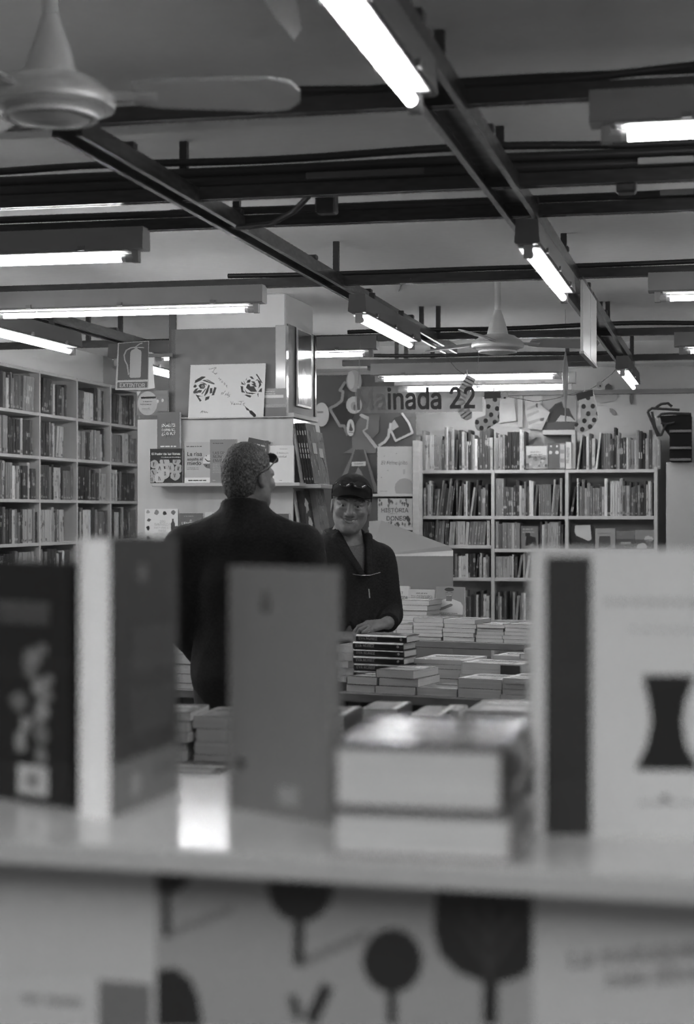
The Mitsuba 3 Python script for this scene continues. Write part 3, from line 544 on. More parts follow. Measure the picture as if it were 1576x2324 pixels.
# drawing of roses
TFm = Fr((0, PY0 - .05, 0), (1, 0, 0)); k = num('rose_drawing')
def pxl(pts, fr=TFm): return [(lambda q: (q[0], q[2]))(onF(420 + x / 6.567, 810 + y / 6.567, fr)) for x, y in pts]
sf = Fr(TFm.o, (1, 0, 0), (0, 0, 1), (0, -1, 0))
put(k + '__sheet', plate(Polygon(pxl([(85, 122), (1208, 95), (1172, 905), (48, 925)])), 0, .0015), bs(.60, .7), fr=sf)
rose = [[(147, 395), (155, 350), (255, 290), (317, 297), (230, 355)], [(128, 440), (150, 412), (182, 430), (165, 458), (135, 460)], [(125, 520), (160, 475), (205, 465), (175, 505), (195, 545), (130, 545)], [(222, 375), (300, 390), (338, 425), (320, 420)], [(258, 352), (290, 340), (440, 405), (430, 412)], [(310, 335), (345, 340), (450, 400), (440, 408)], [(205, 430), (230, 400), (290, 405), (303, 440), (285, 475), (230, 475)], [(180, 515), (215, 490), (258, 500), (235, 535), (195, 535)], [(245, 552), (310, 470), (320, 475), (265, 552)], [(285, 580), (355, 410), (372, 430), (345, 530), (300, 580)], [(375, 465), (412, 465), (405, 540), (370, 545)], [(400, 575), (440, 450), (475, 460), (435, 570)], [(158, 560), (262, 590), (200, 590), (250, 650), (225, 668)], [(300, 655), (308, 600), (372, 585), (355, 630)], [(345, 310), (375, 330), (385, 335)],
        [(830, 435), (870, 440), (868, 500), (905, 535), (845, 528)], [(845, 370), (905, 425), (870, 415), (845, 410)], [(868, 345), (915, 425), (890, 400)], [(920, 385), (935, 345), (985, 335), (970, 385)], [(965, 295), (1000, 290), (1035, 335), (1000, 330)], [(905, 345), (925, 315), (920, 350)], [(910, 460), (935, 405), (965, 405), (975, 440), (1030, 435), (1075, 520), (985, 520)], [(985, 365), (1035, 365), (1065, 410), (1010, 385)], [(990, 405), (1040, 395), (1072, 440), (1050, 450)], [(1045, 365), (1080, 330), (1130, 370), (1140, 420), (1095, 475), (1110, 410), (1080, 345)], [(1058, 262), (1080, 258), (1160, 390), (1140, 385)], [(1095, 520), (1130, 470), (1150, 470), (1148, 525)], [(1080, 560), (1095, 535), (1098, 600)], [(885, 475), (930, 530), (1070, 540), (1000, 557), (920, 545)], [(890, 570), (915, 560), (995, 578), (975, 608), (940, 595)]]
m = M()
for p_ in rose: m.add(plate(Polygon(pxl(p_)).buffer(0).buffer(.0022).buffer(-.0022), .0016, .0006), .045, sf)
m.add(plate(LineString(pxl([(262, 455), (250, 440), (262, 425), (280, 435), (278, 460)])).buffer(.0012), .0023, .0005), .55, sf)
m.put(k + '__rose')
m = M()
ink = lambda pts, w=.0008: m.add(plate(LineString(pxl(pts)).buffer(w), .0016, .0006), .06, sf)
m.add(plate(Polygon(pxl([(893, 733), (960, 785), (945, 800), (920, 790)])), .0016, .0006), .03, sf); m.add(plate(LineString(pxl([(950, 790), (972, 812)])).buffer(.003), .0016, .0006), .03, sf); m.add(plate(LineString(pxl([(985, 822), (1038, 872)])).buffer(.009), .0016, .0006), .02, sf)
m.put(k + '__pen_picture'); m = M()
for st in ([(365, 190), (360, 180), (385, 185), (430, 165), (465, 155), (470, 165), (440, 185), (420, 230), (405, 225), (430, 235), (450, 255)], [(465, 245), (450, 255), (460, 262), (475, 240), (485, 258)],
           [(500, 325), (515, 315), (520, 350), (535, 330), (545, 340)], [(555, 360), (545, 375), (560, 385), (570, 365), (555, 360)], [(595, 385), (580, 400), (600, 405), (585, 420)], [(610, 430), (630, 425), (615, 445), (635, 455)],
           [(580, 545), (555, 530), (540, 555), (565, 560), (605, 505)], [(605, 560), (620, 545), (600, 570), (630, 565)], [(650, 525), (635, 575), (650, 570)], [(675, 560), (655, 575), (670, 590), (640, 600)],
           [(685, 665), (700, 710), (720, 670)], [(725, 705), (745, 690), (730, 715), (755, 710)], [(765, 715), (775, 690), (790, 715), (800, 695), (810, 710)], [(845, 660), (825, 715), (845, 712)], [(805, 668), (880, 655)], [(895, 690), (870, 700), (890, 722), (870, 728)],
           [(235, 832), (262, 800), (258, 835)], [(240, 815), (290, 812)], [(275, 832), (300, 812), (300, 835), (325, 815), (322, 835), (350, 825)]): ink(st)
m.put(k + '__handwriting'); lab(k, 'white sheet with two black stencilled roses leaning on top of the pillar rack', 'drawing')
TB = Fr((0, PY0 - .035, 0), (1, 0, 0))
face_book('book', TB, 598, 881, 650, 949, .012, .14, 'small landscape photo book leaning beside the rose drawing on top of the rack', lambda w, h: [rect(0, 0, w, h * .42, .05), rect(0, h * .36, w, h * .46, .22), rect(w * .2, 0, w * .7, h * .05, .5), rect(0, h * .68, w * .88, h * .78, .5)] + lines(0, w * .7, h * .88, 2, .012, .005, .4, rnd), bsdf='vc_satin')
# fire extinguisher sign, round leaflet, mirror
a = R(384, 720, 400, 940, PF)
struct('pillar__side_post', CB(a[0], -.004, a[1], a[2], .05, a[3] + .1, .003), bs(.07, .5), 'dark upright strip on the left edge of the pillar', fr=PF)
EF = Fr((0, PY0 - .10, 0), (1, 0, 0)); es = Fr(EF.o, (1, 0, 0), (0, 0, 1), (0, -1, 0)); k = num('extinguisher_sign')
def ez(pts): return [(lambda q: (q[0], q[2]))(onF(250 + x / 8.94, 700 + y / 8.94, EF)) for x, y in pts]
m = M(); m.add(plate(Polygon(ez([(160, 700), (788, 655), (770, 1650), (108, 1655)])), -.003, .003), .36, es); m.put(k + '__plate')
m = M(); m.add(plate(Polygon(ez([(182, 712), (778, 668), (768, 1440), (155, 1460)])), .0002, .0004), .075, es); m.add(plate(Polygon(ez([(148, 1500), (762, 1485), (755, 1605), (145, 1620)])), .0002, .0004), .09, es)
m.put(k + '__dark_field'); m = M()
m.add(plate(Polygon(ez([(412, 890), (440, 845), (500, 820), (560, 820), (620, 850), (640, 890), (622, 1385), (600, 1405), (420, 1410), (393, 1385)])), .0006, .0005), .32, es)
m.add(plate(Polygon(ez([(500, 830), (505, 785), (555, 785), (558, 830)])), .0006, .0005), .30, es); m.add(plate(LineString(ez([(510, 790), (420, 800), (330, 850), (285, 950), (300, 1050), (350, 1150), (375, 1340)])).buffer(.0036), .0006, .0005), .28, es)
m.add(plate(LineString(ez([(520, 780), (600, 720), (650, 705)])).buffer(.003), .0006, .0005), .28, es); m.add(plate(LineString(ez([(540, 790), (680, 795)])).buffer(.003), .0006, .0005), .28, es); m.put(k + '__pictogram')
c0, c1 = ez([(188, 1590)])[0], ez([(708, 1512)])[0]; tw = width('EXTINTOR', True); m = M(); m.add(scale_move(text('EXTINTOR', (c1[0] - c0[0]) / tw, True, .0005), c0[0], c0[1] - .001, .0006, -1.2), .36, es); m.put(k + '__lettering')
put(k + '__side_plate', plate(Polygon(ez([(782, 890), (840, 895), (905, 1612), (770, 1640)])), -.006, .003), bs(.5, .5), fr=es)
q_ = ez([(450, 1000)])[0]; put(k + '__bracket', B(q_[0] - .01, -.0, q_[1], PX0 + .02, .012, q_[1] + .02), bs(.1, .5), fr=EF)
lab(k, 'fire extinguisher sign reading EXTINTOR left of the pillar', 'sign')
k = num('round_leaflet'); LFm = Fr((0, PY0 - .06, 0), (1, 0, 0)); ls = Fr(LFm.o, (1, 0, 0), (0, 0, 1), (0, -1, 0))
def el(pts): return [(lambda q: (q[0], q[2]))(onF(250 + x / 8.94, 700 + y / 8.94, LFm)) for x, y in pts]
put(k + '__card', plate(Polygon(el([(540, 1675), (1180, 1660), (1170, 2080), (960, 2085), (960, 2165), (545, 2165)])), -.002, .002), bs(.12, .5), fr=ls)
c = el([(760, 1925)])[0]; r_ = el([(960, 1925)])[0][0] - c[0]; m = M(); m.add(plate(affinity.scale(Point(c).buffer(r_), 1, 1.16), .0002, .0004), .36, ls)
m.add(plate(Polygon(el([(625, 1795), (930, 1785), (930, 1825), (630, 1835)])), .0007, .0004), .02, ls)
for s_, x_, y_, h_ in (('NO NECESSITEM', 670, 1900, .0065), ('POCA ZONETIS', 615, 1960, .0085)): p_ = el([(x_, y_)])[0]; m.add(scale_move(text(s_, h_ * .72, True), p_[0], p_[1], .0007), .03, ls)
for y_ in (2035, 2060): p_ = el([(650, y_)])[0]; m.add(plate(sbox(p_[0], p_[1], p_[0] + .045, p_[1] + .0016), .0007), .1, ls)
for x_, y_ in ((970, 1885), (1068, 1865)): m.add(plate(affinity.scale(Point(el([(x_, y_)])[0]).buffer(.0068), 1, 1.4), .0009), .5, ls)
m.add(plate(Polygon(el([(540, 1680), (632, 1678), (560, 1780)])), .0002), .45, ls); m.put(k + '__print'); lab(k, 'dark card with a pale round print reading POCA ZONETIS under the extinguisher sign', 'leaflet')
# rack on the pillar side, seen at a slant
k = num('side_rack'); sx = PX1 + .006
nz = onY(700, 1100, 9.3)[2]; tz = onY(690, 946, 9.3)[2]
put(k + '__shelf', CB(sx, 9.10, nz - .022, sx + .20, 9.78, nz, .002), 'white_laminate'); put(k + '__shelf_001', CB(sx, 9.10, nz - .36, sx + .20, 9.78, nz - .338, .002), 'white_laminate')
put(k + '__top_ledge', CB(sx, 9.10, tz - .012, sx + .05, 9.66, tz + .012, .002), 'white_laminate')
RFx = Fr((sx, 9.12, nz), (0, 1, 0), (0, 0, 1), (1, 0, 0))
put(k + '__slanted_back', B(0, 0, -.006, .62, .365, .006), 'white_laminate', fr=RFx.at(0, .002, .085, rx=-9)); put(k + '__slanted_back_001', B(0, 0, -.006, .62, .33, .006), 'white_laminate', fr=RFx.at(0, -.336, .085, rx=-9))
put(k + '__panel', B(sx + .002, 9.6, nz - .6, sx + .006, 9.79, tz), 'panel_grey')
lab(k, 'white slanted rack with large books on the side of the pillar', 'display rack')
def collage(w, h):
    o = []
    for i in range(46): x, y = rnd.uniform(.02, .9) * w, rnd.uniform(.02, .92) * h; o.append((plate(sbox(x, y, min(w * .99, x + rnd.uniform(.01, .07) * w), min(h * .99, y + rnd.uniform(.02, .12) * h)), 5e-5 * i, .0003), float(rnd.choice([.08, .12, .2, .28]))))
    return o + [(plate(sbox(w * .34, h * .5, w * .72, h * .68), .003, .0004), .42)]
for i in range(4):
    f_ = RFx.at(.03, .003, .094 + i * .0145, rx=-9); kk = num('book')
    book(kk, f_, .235, .335, .013, .13, spine=.02, prints=collage(.235, .335) if i == 3 else ()); m = M()
    for z_ in (.02, .14, .17, .20, .27): m.add(B(-.0035, z_, .004, 0, z_ + (.012 if z_ < .1 else .024), .009), .35, f_)
    m.put(kk + '__spine_print')
    lab(kk, f'large dark-spined book leaning in the pillar side rack, {ORD[i]} from the slanted board', 'book', 'four alike large books in the pillar side rack')
kk = num('book'); book(kk, RFx.at(.28, .003, .094, rx=-9), .24, .30, .03, .16, spine=.4, prints=collage(.24, .30)); lab(kk, 'grey large book leaning behind the four dark-spined books in the pillar side rack', 'book')
def ghost(w, h): return [(plate(blob(w * .35, h * .72, w * .2, rnd, 14, .5)), .5), (plate(affinity.scale(blob(w * .45, h * .28, w * .22, rnd, 14, .4), 1, 1.7)), .42), rect(0, 0, w, h * .05, .1)]
kk = num('book'); book(kk, RFx.at(.03, -.335, .094, rx=-9), .2, .30, .03, .03, spine=.02, prints=ghost(.2, .30)); lab(kk, 'black book with white figures on the lower shelf of the pillar side rack', 'book')
kk = num('book'); book(kk, RFx.at(.22, -.335, .094, rx=-9), .22, .32, .06, .14, spine=.2, prints=collage(.22, .32)[:-1]); lab(kk, 'thick grey book on the lower shelf of the pillar side rack', 'book')
# ---------------------------------------------------------------- cut-out letters, small rack, acrylic sign, garland
YB = 11.95; NB = Fr((0, YB, 0), (1, 0, 0)); ns = Fr(NB.o, (1, 0, 0), (0, 0, 1), (0, -1, 0)); rnd = np.random.default_rng(21)
def z3(pts, fr=NB): return [(lambda q: (q[0], q[2]))(onF(700 + x / 6.0615, 820 + y / 6.0615, fr)) for x, y in pts]
k = num('display_board'); a = R(700, 848, 944, 1130, NB)
put(k, CB(a[0], 0, 0, a[2], .02, a[3], .003), bs(.06, .8, .15), fr=NB)
lab(k, 'dark board with cut-out letters behind the man in the cap', 'display board')
def cut(name, pts, g, label, z=0.0, th=.006, extra=(), stroke=None, cat='cut-out'):
    k = num(name); p_ = LineString(z3(pts)).buffer(stroke, cap_style='flat') if stroke else Polygon(z3(pts)).buffer(0)
    m = M().add(plate(p_, z, th), g, ns)
    if not extra: m.put(k)
    else:
        m.put(k + '__card'); m = M()
        for i, (q, gg) in enumerate(extra): m.add(plate(q, z + th + .0002 + .0003 * i, .0004), gg, ns)
        m.put(k + '__print')
    return lab(k, label, cat)
def oval(x, y, rx, ry, n=28): return [(x + rx * math.cos(a), y + ry * math.sin(a)) for a in np.linspace(0, 2 * math.pi, n, False)]
cut('paper_oval', oval(640, 275, 108, 150), .20, 'grey paper oval at the top of the hanging sign', .02, extra=[(Polygon(z3(oval(600, 265, 50, 120))), .32)])
cut('paper_oval', oval(640, 605, 108, 120), .30, 'pale paper oval with a drawn face, below the grey oval', .02, extra=[(Polygon(z3(oval(645, 620, 50, 60))), .18), (Polygon(z3(oval(650, 640, 18, 40))), .08)])
cut('paper_oval', oval(597, 917, 53, 118), .42, 'small white paper oval with a dark figure', .03, extra=[(Polygon(z3([(595, 840), (615, 900), (635, 950), (600, 970), (575, 950), (585, 900)])), .04), (Polygon(z3([(570, 975), (640, 980), (640, 990), (570, 985)])), .1)])
cut('paper_oval', oval(195, 735, 100, 165), .34, 'pale round paper at the left edge of the board, behind the pillar strip', .02, extra=[(Polygon(z3([(130, 690), (220, 690), (215, 715), (130, 715)])), .12)])
cut('cutout_letter', [(330, 650), (500, 570), (640, 720), (600, 800), (560, 1010), (440, 890)], .018, 'black angular cut-out on the left half of the board', .004)
cut('paper_zigzag', [(520, 280), (440, 400), (485, 420), (470, 540), (400, 600), (300, 650), (440, 890), (500, 890), (550, 1020)], .17, 'grey zigzag paper strip on the left half of the board', .011, .004, stroke=.010)
cut('cutout_letter', [(735, 745), (840, 790), (820, 930), (770, 960), (940, 1180), (930, 1265), (480, 1265), (610, 1190), (605, 1050), (650, 880)], .10, 'grey cut-out letter with a pale right edge above the large letter A', .004)
cut('paper_edge', [(725, 760), (735, 745), (840, 790), (820, 930), (775, 965), (945, 1190)], .30, 'pale edge strip of the grey cut-out letter', .011, .004, stroke=.012)
cut('cutout_letter', [(850, 740), (990, 740), (975, 980), (890, 1065), (780, 960), (830, 930)], .075, 'dark grey hook-shaped cut-out in the middle of the board', .0165, .004)
cut('paper_edge', [(1135, 850), (1130, 930), (1210, 1095), (1440, 985), (1390, 850), (1290, 710)], .36, 'white angular strip around the dark card at the right of the board', .012, .004, stroke=.008)
cut('paper_card', [(1190, 780), (1290, 745), (1435, 978), (1215, 1085), (1165, 955), (1120, 890)], .025, 'dark card with a grey square under the hanging sign', .004, extra=[(Polygon(z3([(1120, 890), (1190, 800), (1250, 900), (1165, 955)])), .26)])
cut('paper_strip', [(1125, 930), (1110, 1040), (1060, 1110), (975, 1165)], .33, 'white curved paper strip above the white storybook', .017, .004, stroke=.010)
A_ = Polygon(z3([(640, 1210), (785, 1210), (960, 1800), (470, 1800), (490, 1530)]))
cut('cutout_letter', [(640, 1210), (785, 1210), (975, 1800), (450, 1800), (480, 1560)], .115, 'large dark cut-out letter A with a white label, above the cap', .011, .008,
    extra=[(Polygon(z3([(655, 1215), (770, 1215), (920, 1800), (500, 1800), (545, 1560)])), .045), (Polygon(z3([(697, 1450), (640, 1570), (765, 1570)])), .15), (Polygon(z3([(605, 1385), (800, 1378), (802, 1440), (605, 1445)])), .42), (Polygon(z3([(640, 1405), (765, 1402), (765, 1418), (640, 1420)])), .2)])
# small rack with the two children's books
k = num('small_rack'); RF2 = Fr((0, YB - .14, 0), (1, 0, 0)); s_ = R(836, 1121, 938, 1127, RF2); wf = onY(943, 1000, YB - .12)
put(k + '__shelf', CB(s_[0], 0, s_[1], s_[2], .122, s_[3], .002), 'beech', fr=RF2); put(k + '__side', CB(s_[2], -.02, 0, s_[2] + .045, .13, onF(940, 1000, RF2)[2], .002), 'beech', fr=RF2)
s2 = onF(890, 1197, RF2)[2]; put(k + '__shelf_001', CB(s_[0], 0, s2 - .02, s_[2], .122, s2, .002), 'beech', fr=RF2)
put(k + '__back', B(s_[0] - .02, .122, 0, s_[2] + .04, .130, onF(890, 1120, RF2)[2]), bs(.06, .5), fr=RF2); lab(k, 'narrow wooden rack holding the white storybook beside the picture bookcase', 'display rack')
F2_ = Fr((0, YB - .13, 0), (1, 0, 0))
def storybook(w, h):
    o = [tx('El Principito', w * .1, h * .62, .046, .05, w * .76, False, False, .22), (plate(Point(w * .78, h * .12).buffer(w * .28).intersection(sbox(0, .002, w * .99, h))), .26), rect(w * .74, h * .42, w * .8, h * .52, .3)]
    return o + [(plate(Point(w * x, h * y).buffer(.004)), .2) for x, y in ((.3, .5), (.2, .8), (.55, .85), (.12, .35))] + lines(w * .08, w * .4, h * .05, 1, .01, .006, .3, rnd)
zz = s_[3]
def fb2(px0, py0, px1, zb, *a, fr=F2_, **k):
    b = onF(px0, 1100, fr); return face_book('book', fr, px0, py0, px1, CY - (zb - EYE) * F / ((fr.pt(b[0]) - CAM) @ FWD), *a, **k)
fb2(857, 1013, 936, zz, .012, .42, 'white storybook titled El Principito on the narrow wooden rack', storybook)
def women(w, h):
    o = [tx('HISTÒRIA', w * .09, h * .52, .05, .03, w * .8), tx('DONES', w * .24, h * .24, .05, .03, w * .58)]
    for i in range(34):
        x, y = rnd.uniform(.04, .94), rnd.choice([rnd.uniform(.74, .96), rnd.uniform(.02, .16)]); o.append((plate(affinity.scale(blob(x * w, y * h, w * .035, rnd, 8, .5), .7, 1.5).intersection(sbox(0, 0, w, h))), float(rnd.choice([.04, .08, .2]))))
    return o + lines(w * .3, w * .6, h * .46, 1, .01, .005, .15, rnd) + [(plate(blob(w * .88, h * .3, w * .07, rnd, 9, .5)), .04), (plate(LineString([(w * .86, h * .3), (w * .94, h * .12)]).buffer(.005)), .04)]
fb2(858, 1131, 936, s2, .016, .40, 'book titled HISTÒRIA DONES on the narrow wooden rack below the white storybook', women)
# acrylic sign
YS = 9.80; SG = Fr((0, YS, 0), (1, 0, 0)); k = num('hanging_sign'); a = R(806, 873, 1095, 938, SG); sg = Fr((0, YS, a[3]), (1, 0, 0), (0, 0, 1), (0, -1, 0)).at(0, rx=6).at(0, -a[3], 0)
scene['acrylic'] = {'type': 'blendbsdf', 'weight': 0.2, 'a': {'type': 'thindielectric', 'int_ior': 1.45}, 'b': two({'type': 'diffuse', 'reflectance': G(.75)})}
put(k + '__sheet', (np.array([[a[0], a[1], 0], [a[2], a[1], 0], [a[2], a[3], 0], [a[0], a[3], 0]]), np.array([[0, 1, 2], [0, 2, 3]])), 'acrylic', fr=sg)
c0, c1 = onF(806, 929, SG), onF(1078, 929, SG); tw = width('Mainada 22', True); H_ = (c1[0] - c0[0]) / tw
m = M(); t1, t2 = 'Ma', 'inada 22'; w1_ = tw - width(t2, True)
for t_, x_, g_ in ((t1, 0, .24), (t2, w1_, .06)): v_, f_ = text(t_, 1.0, True, .003); m.add((v_ * [H_, H_ * 1.27, 1] + [c0[0] + x_ * H_, c0[2], .001], f_), g_, sg)  # first letters paler: the light on them is put into the grey
m.put(k + '__lettering')
m = M()
for px in (814, 1084): b0 = onF(px, 874, SG); m.add(tube([(b0[0], 0, b0[2] - .01), (b0[0] + .01, 0, RZ)], .0012, 5), .35, SG); m.add(tube([(b0[0], -.002, b0[2] - .012), (b0[0], -.006, b0[2] - .012)], .006, 10), .6, SG)
m.put(k + '__cord'); lab(k, 'clear hanging sign with dark letters Mainada 22', 'sign')
# garland of socks
YG = 10.7; GF = Fr((0, YG, 0), (1, 0, 0)); gs = Fr(GF.o, (1, 0, 0), (0, 0, 1), (0, -1, 0))
def z4(pts, fr=GF): return [(lambda q: (q[0], q[2]))(onF(1020 + x / 4.147, 830 + y / 4.147, fr)) for x, y in pts]
def soft(p_, th, n=3):
    out = []
    for i in range(n): t = i / n; out.append((plate(p_.buffer(-.006 * t ** 1.5), -th * (.5 - .12 * 0) + 0, 1e-5), 0))
    v = [plate(p_, -th * .35, th * .7), plate(p_.buffer(-.006), -th * .5, th)]; return v
def sock(out, g, label, marks, g2, cuff=None):
    k = num('felt_sock'); p_ = Polygon(z4(out)).buffer(-.006).buffer(.012).buffer(-.006); m = M()
    for v in soft(p_, .03): m.add(v, g, gs)
    m.put(k + '__body'); m = M()
    for q in marks: m.add(plate(q.intersection(p_.buffer(-.0005)), .0152, .0012), g2, gs); m.add(plate(q.intersection(p_), .0107, .0012), g2, gs)
    m.put(k + '__pattern')
    if cuff: m = M(); m.add(plate(Polygon(z4(cuff)), -.017, .036), .05, gs); m.put(k + '__cuff')
    top = out[0]; m = M(); q = z4([top])[0]; m.add(B(q[0] - .003, -.006, q[1] - .02, q[0] + .003, .006, q[1] + .03), .4, GF); m.put(k + '__peg')
    lab(k, label, 'sock', None); return k
def stripe(x0, y0, x1, y1, w=6.5): d = np.array([x1 - x0, y1 - y0], float); d /= np.linalg.norm(d); nn = np.array([-d[1], d[0]]) * w; return Polygon(z4([(x0 + nn[0], y0 + nn[1]), (x1 + nn[0], y1 + nn[1]), (x1 - nn[0], y1 - nn[1]), (x0 - nn[0], y0 - nn[1])]))
st = [stripe(x, y, x + 110, y + 55) for x, y in ((152, 112), (136, 142), (120, 172), (104, 200), (86, 228), (68, 256), (48, 284))] + [stripe(30, 335, 140, 320), stripe(60, 400, 160, 345), stripe(85, 440, 185, 375), stripe(110, 475, 205, 405), stripe(135, 500, 220, 435)]
sock([(170, 85), (250, 125), (205, 225), (150, 330), (215, 440), (212, 490), (165, 515), (120, 490), (35, 345), (50, 280), (130, 150)], .5, 'striped felt sock hanging in front of the acrylic sign', st, .075)
dots = lambda L: [Polygon(z4(oval(x, y, 21, 23, 16))) for x, y in L]
sock([(420, 250), (490, 250), (470, 420), (475, 520), (410, 565), (330, 615), (265, 610), (240, 560), (255, 500), (340, 470), (350, 400), (340, 260)], .62, 'white polka-dot sock hanging below the striped sock', dots([(435, 320), (372, 385), (455, 405), (398, 463), (480, 480), (347, 520), (265, 532), (434, 533), (308, 588), (382, 590)]), .06, [(335, 248), (488, 248), (485, 305), (335, 312)])
sock([(1275, 240), (1355, 235), (1385, 370), (1405, 500), (1340, 590), (1240, 640), (1185, 605), (1180, 560), (1240, 490), (1240, 380), (1205, 270)], .62, 'white polka-dot sock hanging right of the black bear poster', dots([(1310, 305), (1268, 385), (1355, 382), (1312, 453), (1405, 450), (1275, 520), (1367, 512), (1198, 552), (1255, 600), (1328, 575)]), .06, [(1198, 265), (1355, 225), (1360, 285), (1210, 330)])
k = num('garland_string'); cp = [onY(x, y, YG) for x, y in ((985, 775), (1035, 836), (1060, 855), (1085, 877), (1120, 892), (1145, 899), (1180, 905), (1215, 912), (1260, 905), (1300, 893), (1340, 884), (1368, 866), (1390, 848), (1420, 815))]
put(k, tube(cp, .0018, 5), bs(.06, .6)); lab(k, 'thin dark string carrying the felt socks', 'string')
def plq(name, pts, g, label, fr, s, z=0., th=.003, extra=(), cat='paper'):
    k = num(name); m = M().add(plate(Polygon(z4(pts, fr)).buffer(0), z, th), g, s)
    if extra:
        m.put(k + '__sheet'); m = M()
        for i, (q, gg) in enumerate(extra): m.add(plate(Polygon(z4(q, fr)).buffer(0), z + th + .0002 + i * .0003, .0004), gg, s)
        m.put(k + '__print')
    else: m.put(k)
    return lab(k, label, cat)
plq('felt_button', oval(525, 285, 33, 33), .45, 'round white button on the garland string between socks', GF, gs, .004, .006, [(oval(525, 303, 11, 9), .03)], 'button')
plq('felt_button', oval(1418, 182, 30, 33), .3, 'round grey button on the garland string at the right', GF, gs, .004, .006, [(oval(1424, 192, 9, 9), .03)], 'button')
plq('paper_fruit', [(1470, 190), (1500, 165), (1535, 190), (1530, 225), (1470, 225)], .07, 'dark paper fruit above the paper basket on the wall', Fr((0, BACK - .015, 0), (1, 0, 0)), Fr((0, BACK - .015, 0), (1, 0, 0), (0, 0, 1), (0, -1, 0)), cat='cut-out')
WF = Fr((0, BACK - .012, 0), (1, 0, 0)); ws = Fr(WF.o, (1, 0, 0), (0, 0, 1), (0, -1, 0))
plq('paper_basket', [(1350, 235), (1570, 230), (1590, 290), (1560, 330), (1460, 350), (1390, 345)], .24, 'grey paper basket shape pinned to the back wall', WF, ws, cat='cut-out')
plq('paper_leaf', [(1510, 400), (1540, 405), (1570, 440), (1575, 470), (1545, 465), (1515, 435)], .13, 'dark paper leaf on the back wall, lower one', WF, ws, cat='cut-out')
plq('paper_leaf', oval(1716, 315, 18, 50), .10, 'dark paper leaf on the back wall below the last lamp', WF, ws, cat='cut-out')
plq('paper_sheet', [(480, 260), (610, 300), (635, 520), (470, 540)], .36, 'white paper sheet on the wall right of the left polka-dot sock', WF, ws, .01, .002)
plq('wall_post', [(652, 250), (695, 250), (695, 580), (652, 580)], .30, 'pale narrow board on the wall between white sheet and striped paper', WF, ws, .0, .02, cat='board')
plq('striped_paper', [(718, 350), (830, 345), (955, 440), (875, 610), (760, 590), (725, 480)], .34, 'striped grey paper fish on the wall', WF, ws, .03, .003, [([(735, 400), (820, 370), (825, 390), (735, 425)], .2), ([(735, 460), (850, 420), (850, 440), (740, 490)], .22), ([(745, 530), (880, 490), (880, 510), (755, 560)], .2), ([(820, 360), (838, 360), (838, 395), (825, 395)], .03), ([(860, 500), (900, 490), (895, 520), (865, 525)], .05)], 'cut-out')
plq('striped_paper', [(665, 660), (760, 600), (840, 660), (720, 750)], .33, 'striped paper tail below the paper fish', WF, ws, .03, .003, [([(690, 680), (770, 740), (755, 745), (680, 690)], .2), ([(730, 640), (800, 700), (790, 705), (720, 650)], .2)], 'cut-out')
plq('bear_poster', [(880, 255), (1200, 255), (1200, 610), (880, 610)], .19, 'grey poster with a black bear on the back wall', WF, ws, .002, .002, [([(880, 530), (1200, 525), (1200, 610), (880, 610)], .05), ([(940, 420), (1000, 360), (1060, 335), (1080, 400), (1130, 400), (1150, 450), (1190, 520), (1120, 540), (1060, 470), (1000, 530), (930, 540)], .025), ([(1010, 520), (1050, 465), (1140, 480), (1200, 530)], .3)], 'poster')
k = num('white_frame'); xx = z4([(880, 613), (1190, 660), (1150, 570), (1190, 970)], FF)
k = num('white_box_frame'); f_ = Fr(FF.o + [0, .05, 0], (1, 0, 0)); q = [onF(1232, 976, f_), onF(1307, 1064, f_)]
m = M(); m.add(CB(q[0][0], 0, q[0][2] - .035, q[1][0], .14, q[0][2], .002), .3, f_); m.add(CB(q[1][0] - .03, 0, q[1][2], q[1][0], .14, q[0][2] - .035, .002), .3, f_); m.add(B(q[0][0], .13, q[1][2], q[1][0], .14, q[0][2] - .03), .25, f_); m.put(k)
lab(k, 'white open box standing on the case top behind the zoo book', 'box')
fb3 = lambda px0, py0, px1, py1, *a, **k: face_book('picture_book', Fr(FF.o + [0, .03, 0], (1, 0, 0)), px0, py0, px1, py1, *a, cat='picture book', **k)
def zoo(w, h):
    o = [(plate(sbox(w * .02, h * .58, w * .95, h * .97)), .46), tx('Un día en el zoo', w * .15, h * .78, .024, .08, w * .7)] + lines(w * .2, w * .8, h * .70, 3, .018, .007, .12, rnd)
    return o + [(plate(blob(w * rnd.uniform(.08, .92), h * rnd.uniform(.06, .56), w * .06, rnd).intersection(sbox(0, 0, w, h)), .0003 * i, .0004), float(rnd.choice([.06, .12, .3, .4]))) for i in range(26)]
fb3(1194, 1011, 1244, 1064, .02, .24, 'zoo picture book facing out on the case top of the middle bay', zoo)
fb3(1245, 1006, 1271, 1064, .03, .08, 'dark game box with four white dots beside the zoo book', lambda w, h: [(plate(Point(w * x, h * y).buffer(r * w)), .5) for x, y, r in ((.2, .64, .16), (.76, .64, .16), (.24, .88, .09), (.76, .88, .09))])
fb3(1271, 1006, 1283, 1064, .03, .2, 'narrow box with pale squares beside the game box', lambda w, h: [rect(w * .1, h * y, w * .9, h * (y + .2), .38) for y in (.05, .4, .75)])
fb3(1285, 1003, 1297, 1064, .03, .5, 'narrow white box at the right end of the facing books on the case top', lambda w, h: [tx('Nuestro', w * .65, h * .2, .024, .15, h * .6, True, False, 0, 90)])
def m3(px0, px1, py0, *a, **k): fb3(px0, py0, px1, 1245.5, *a, **k)
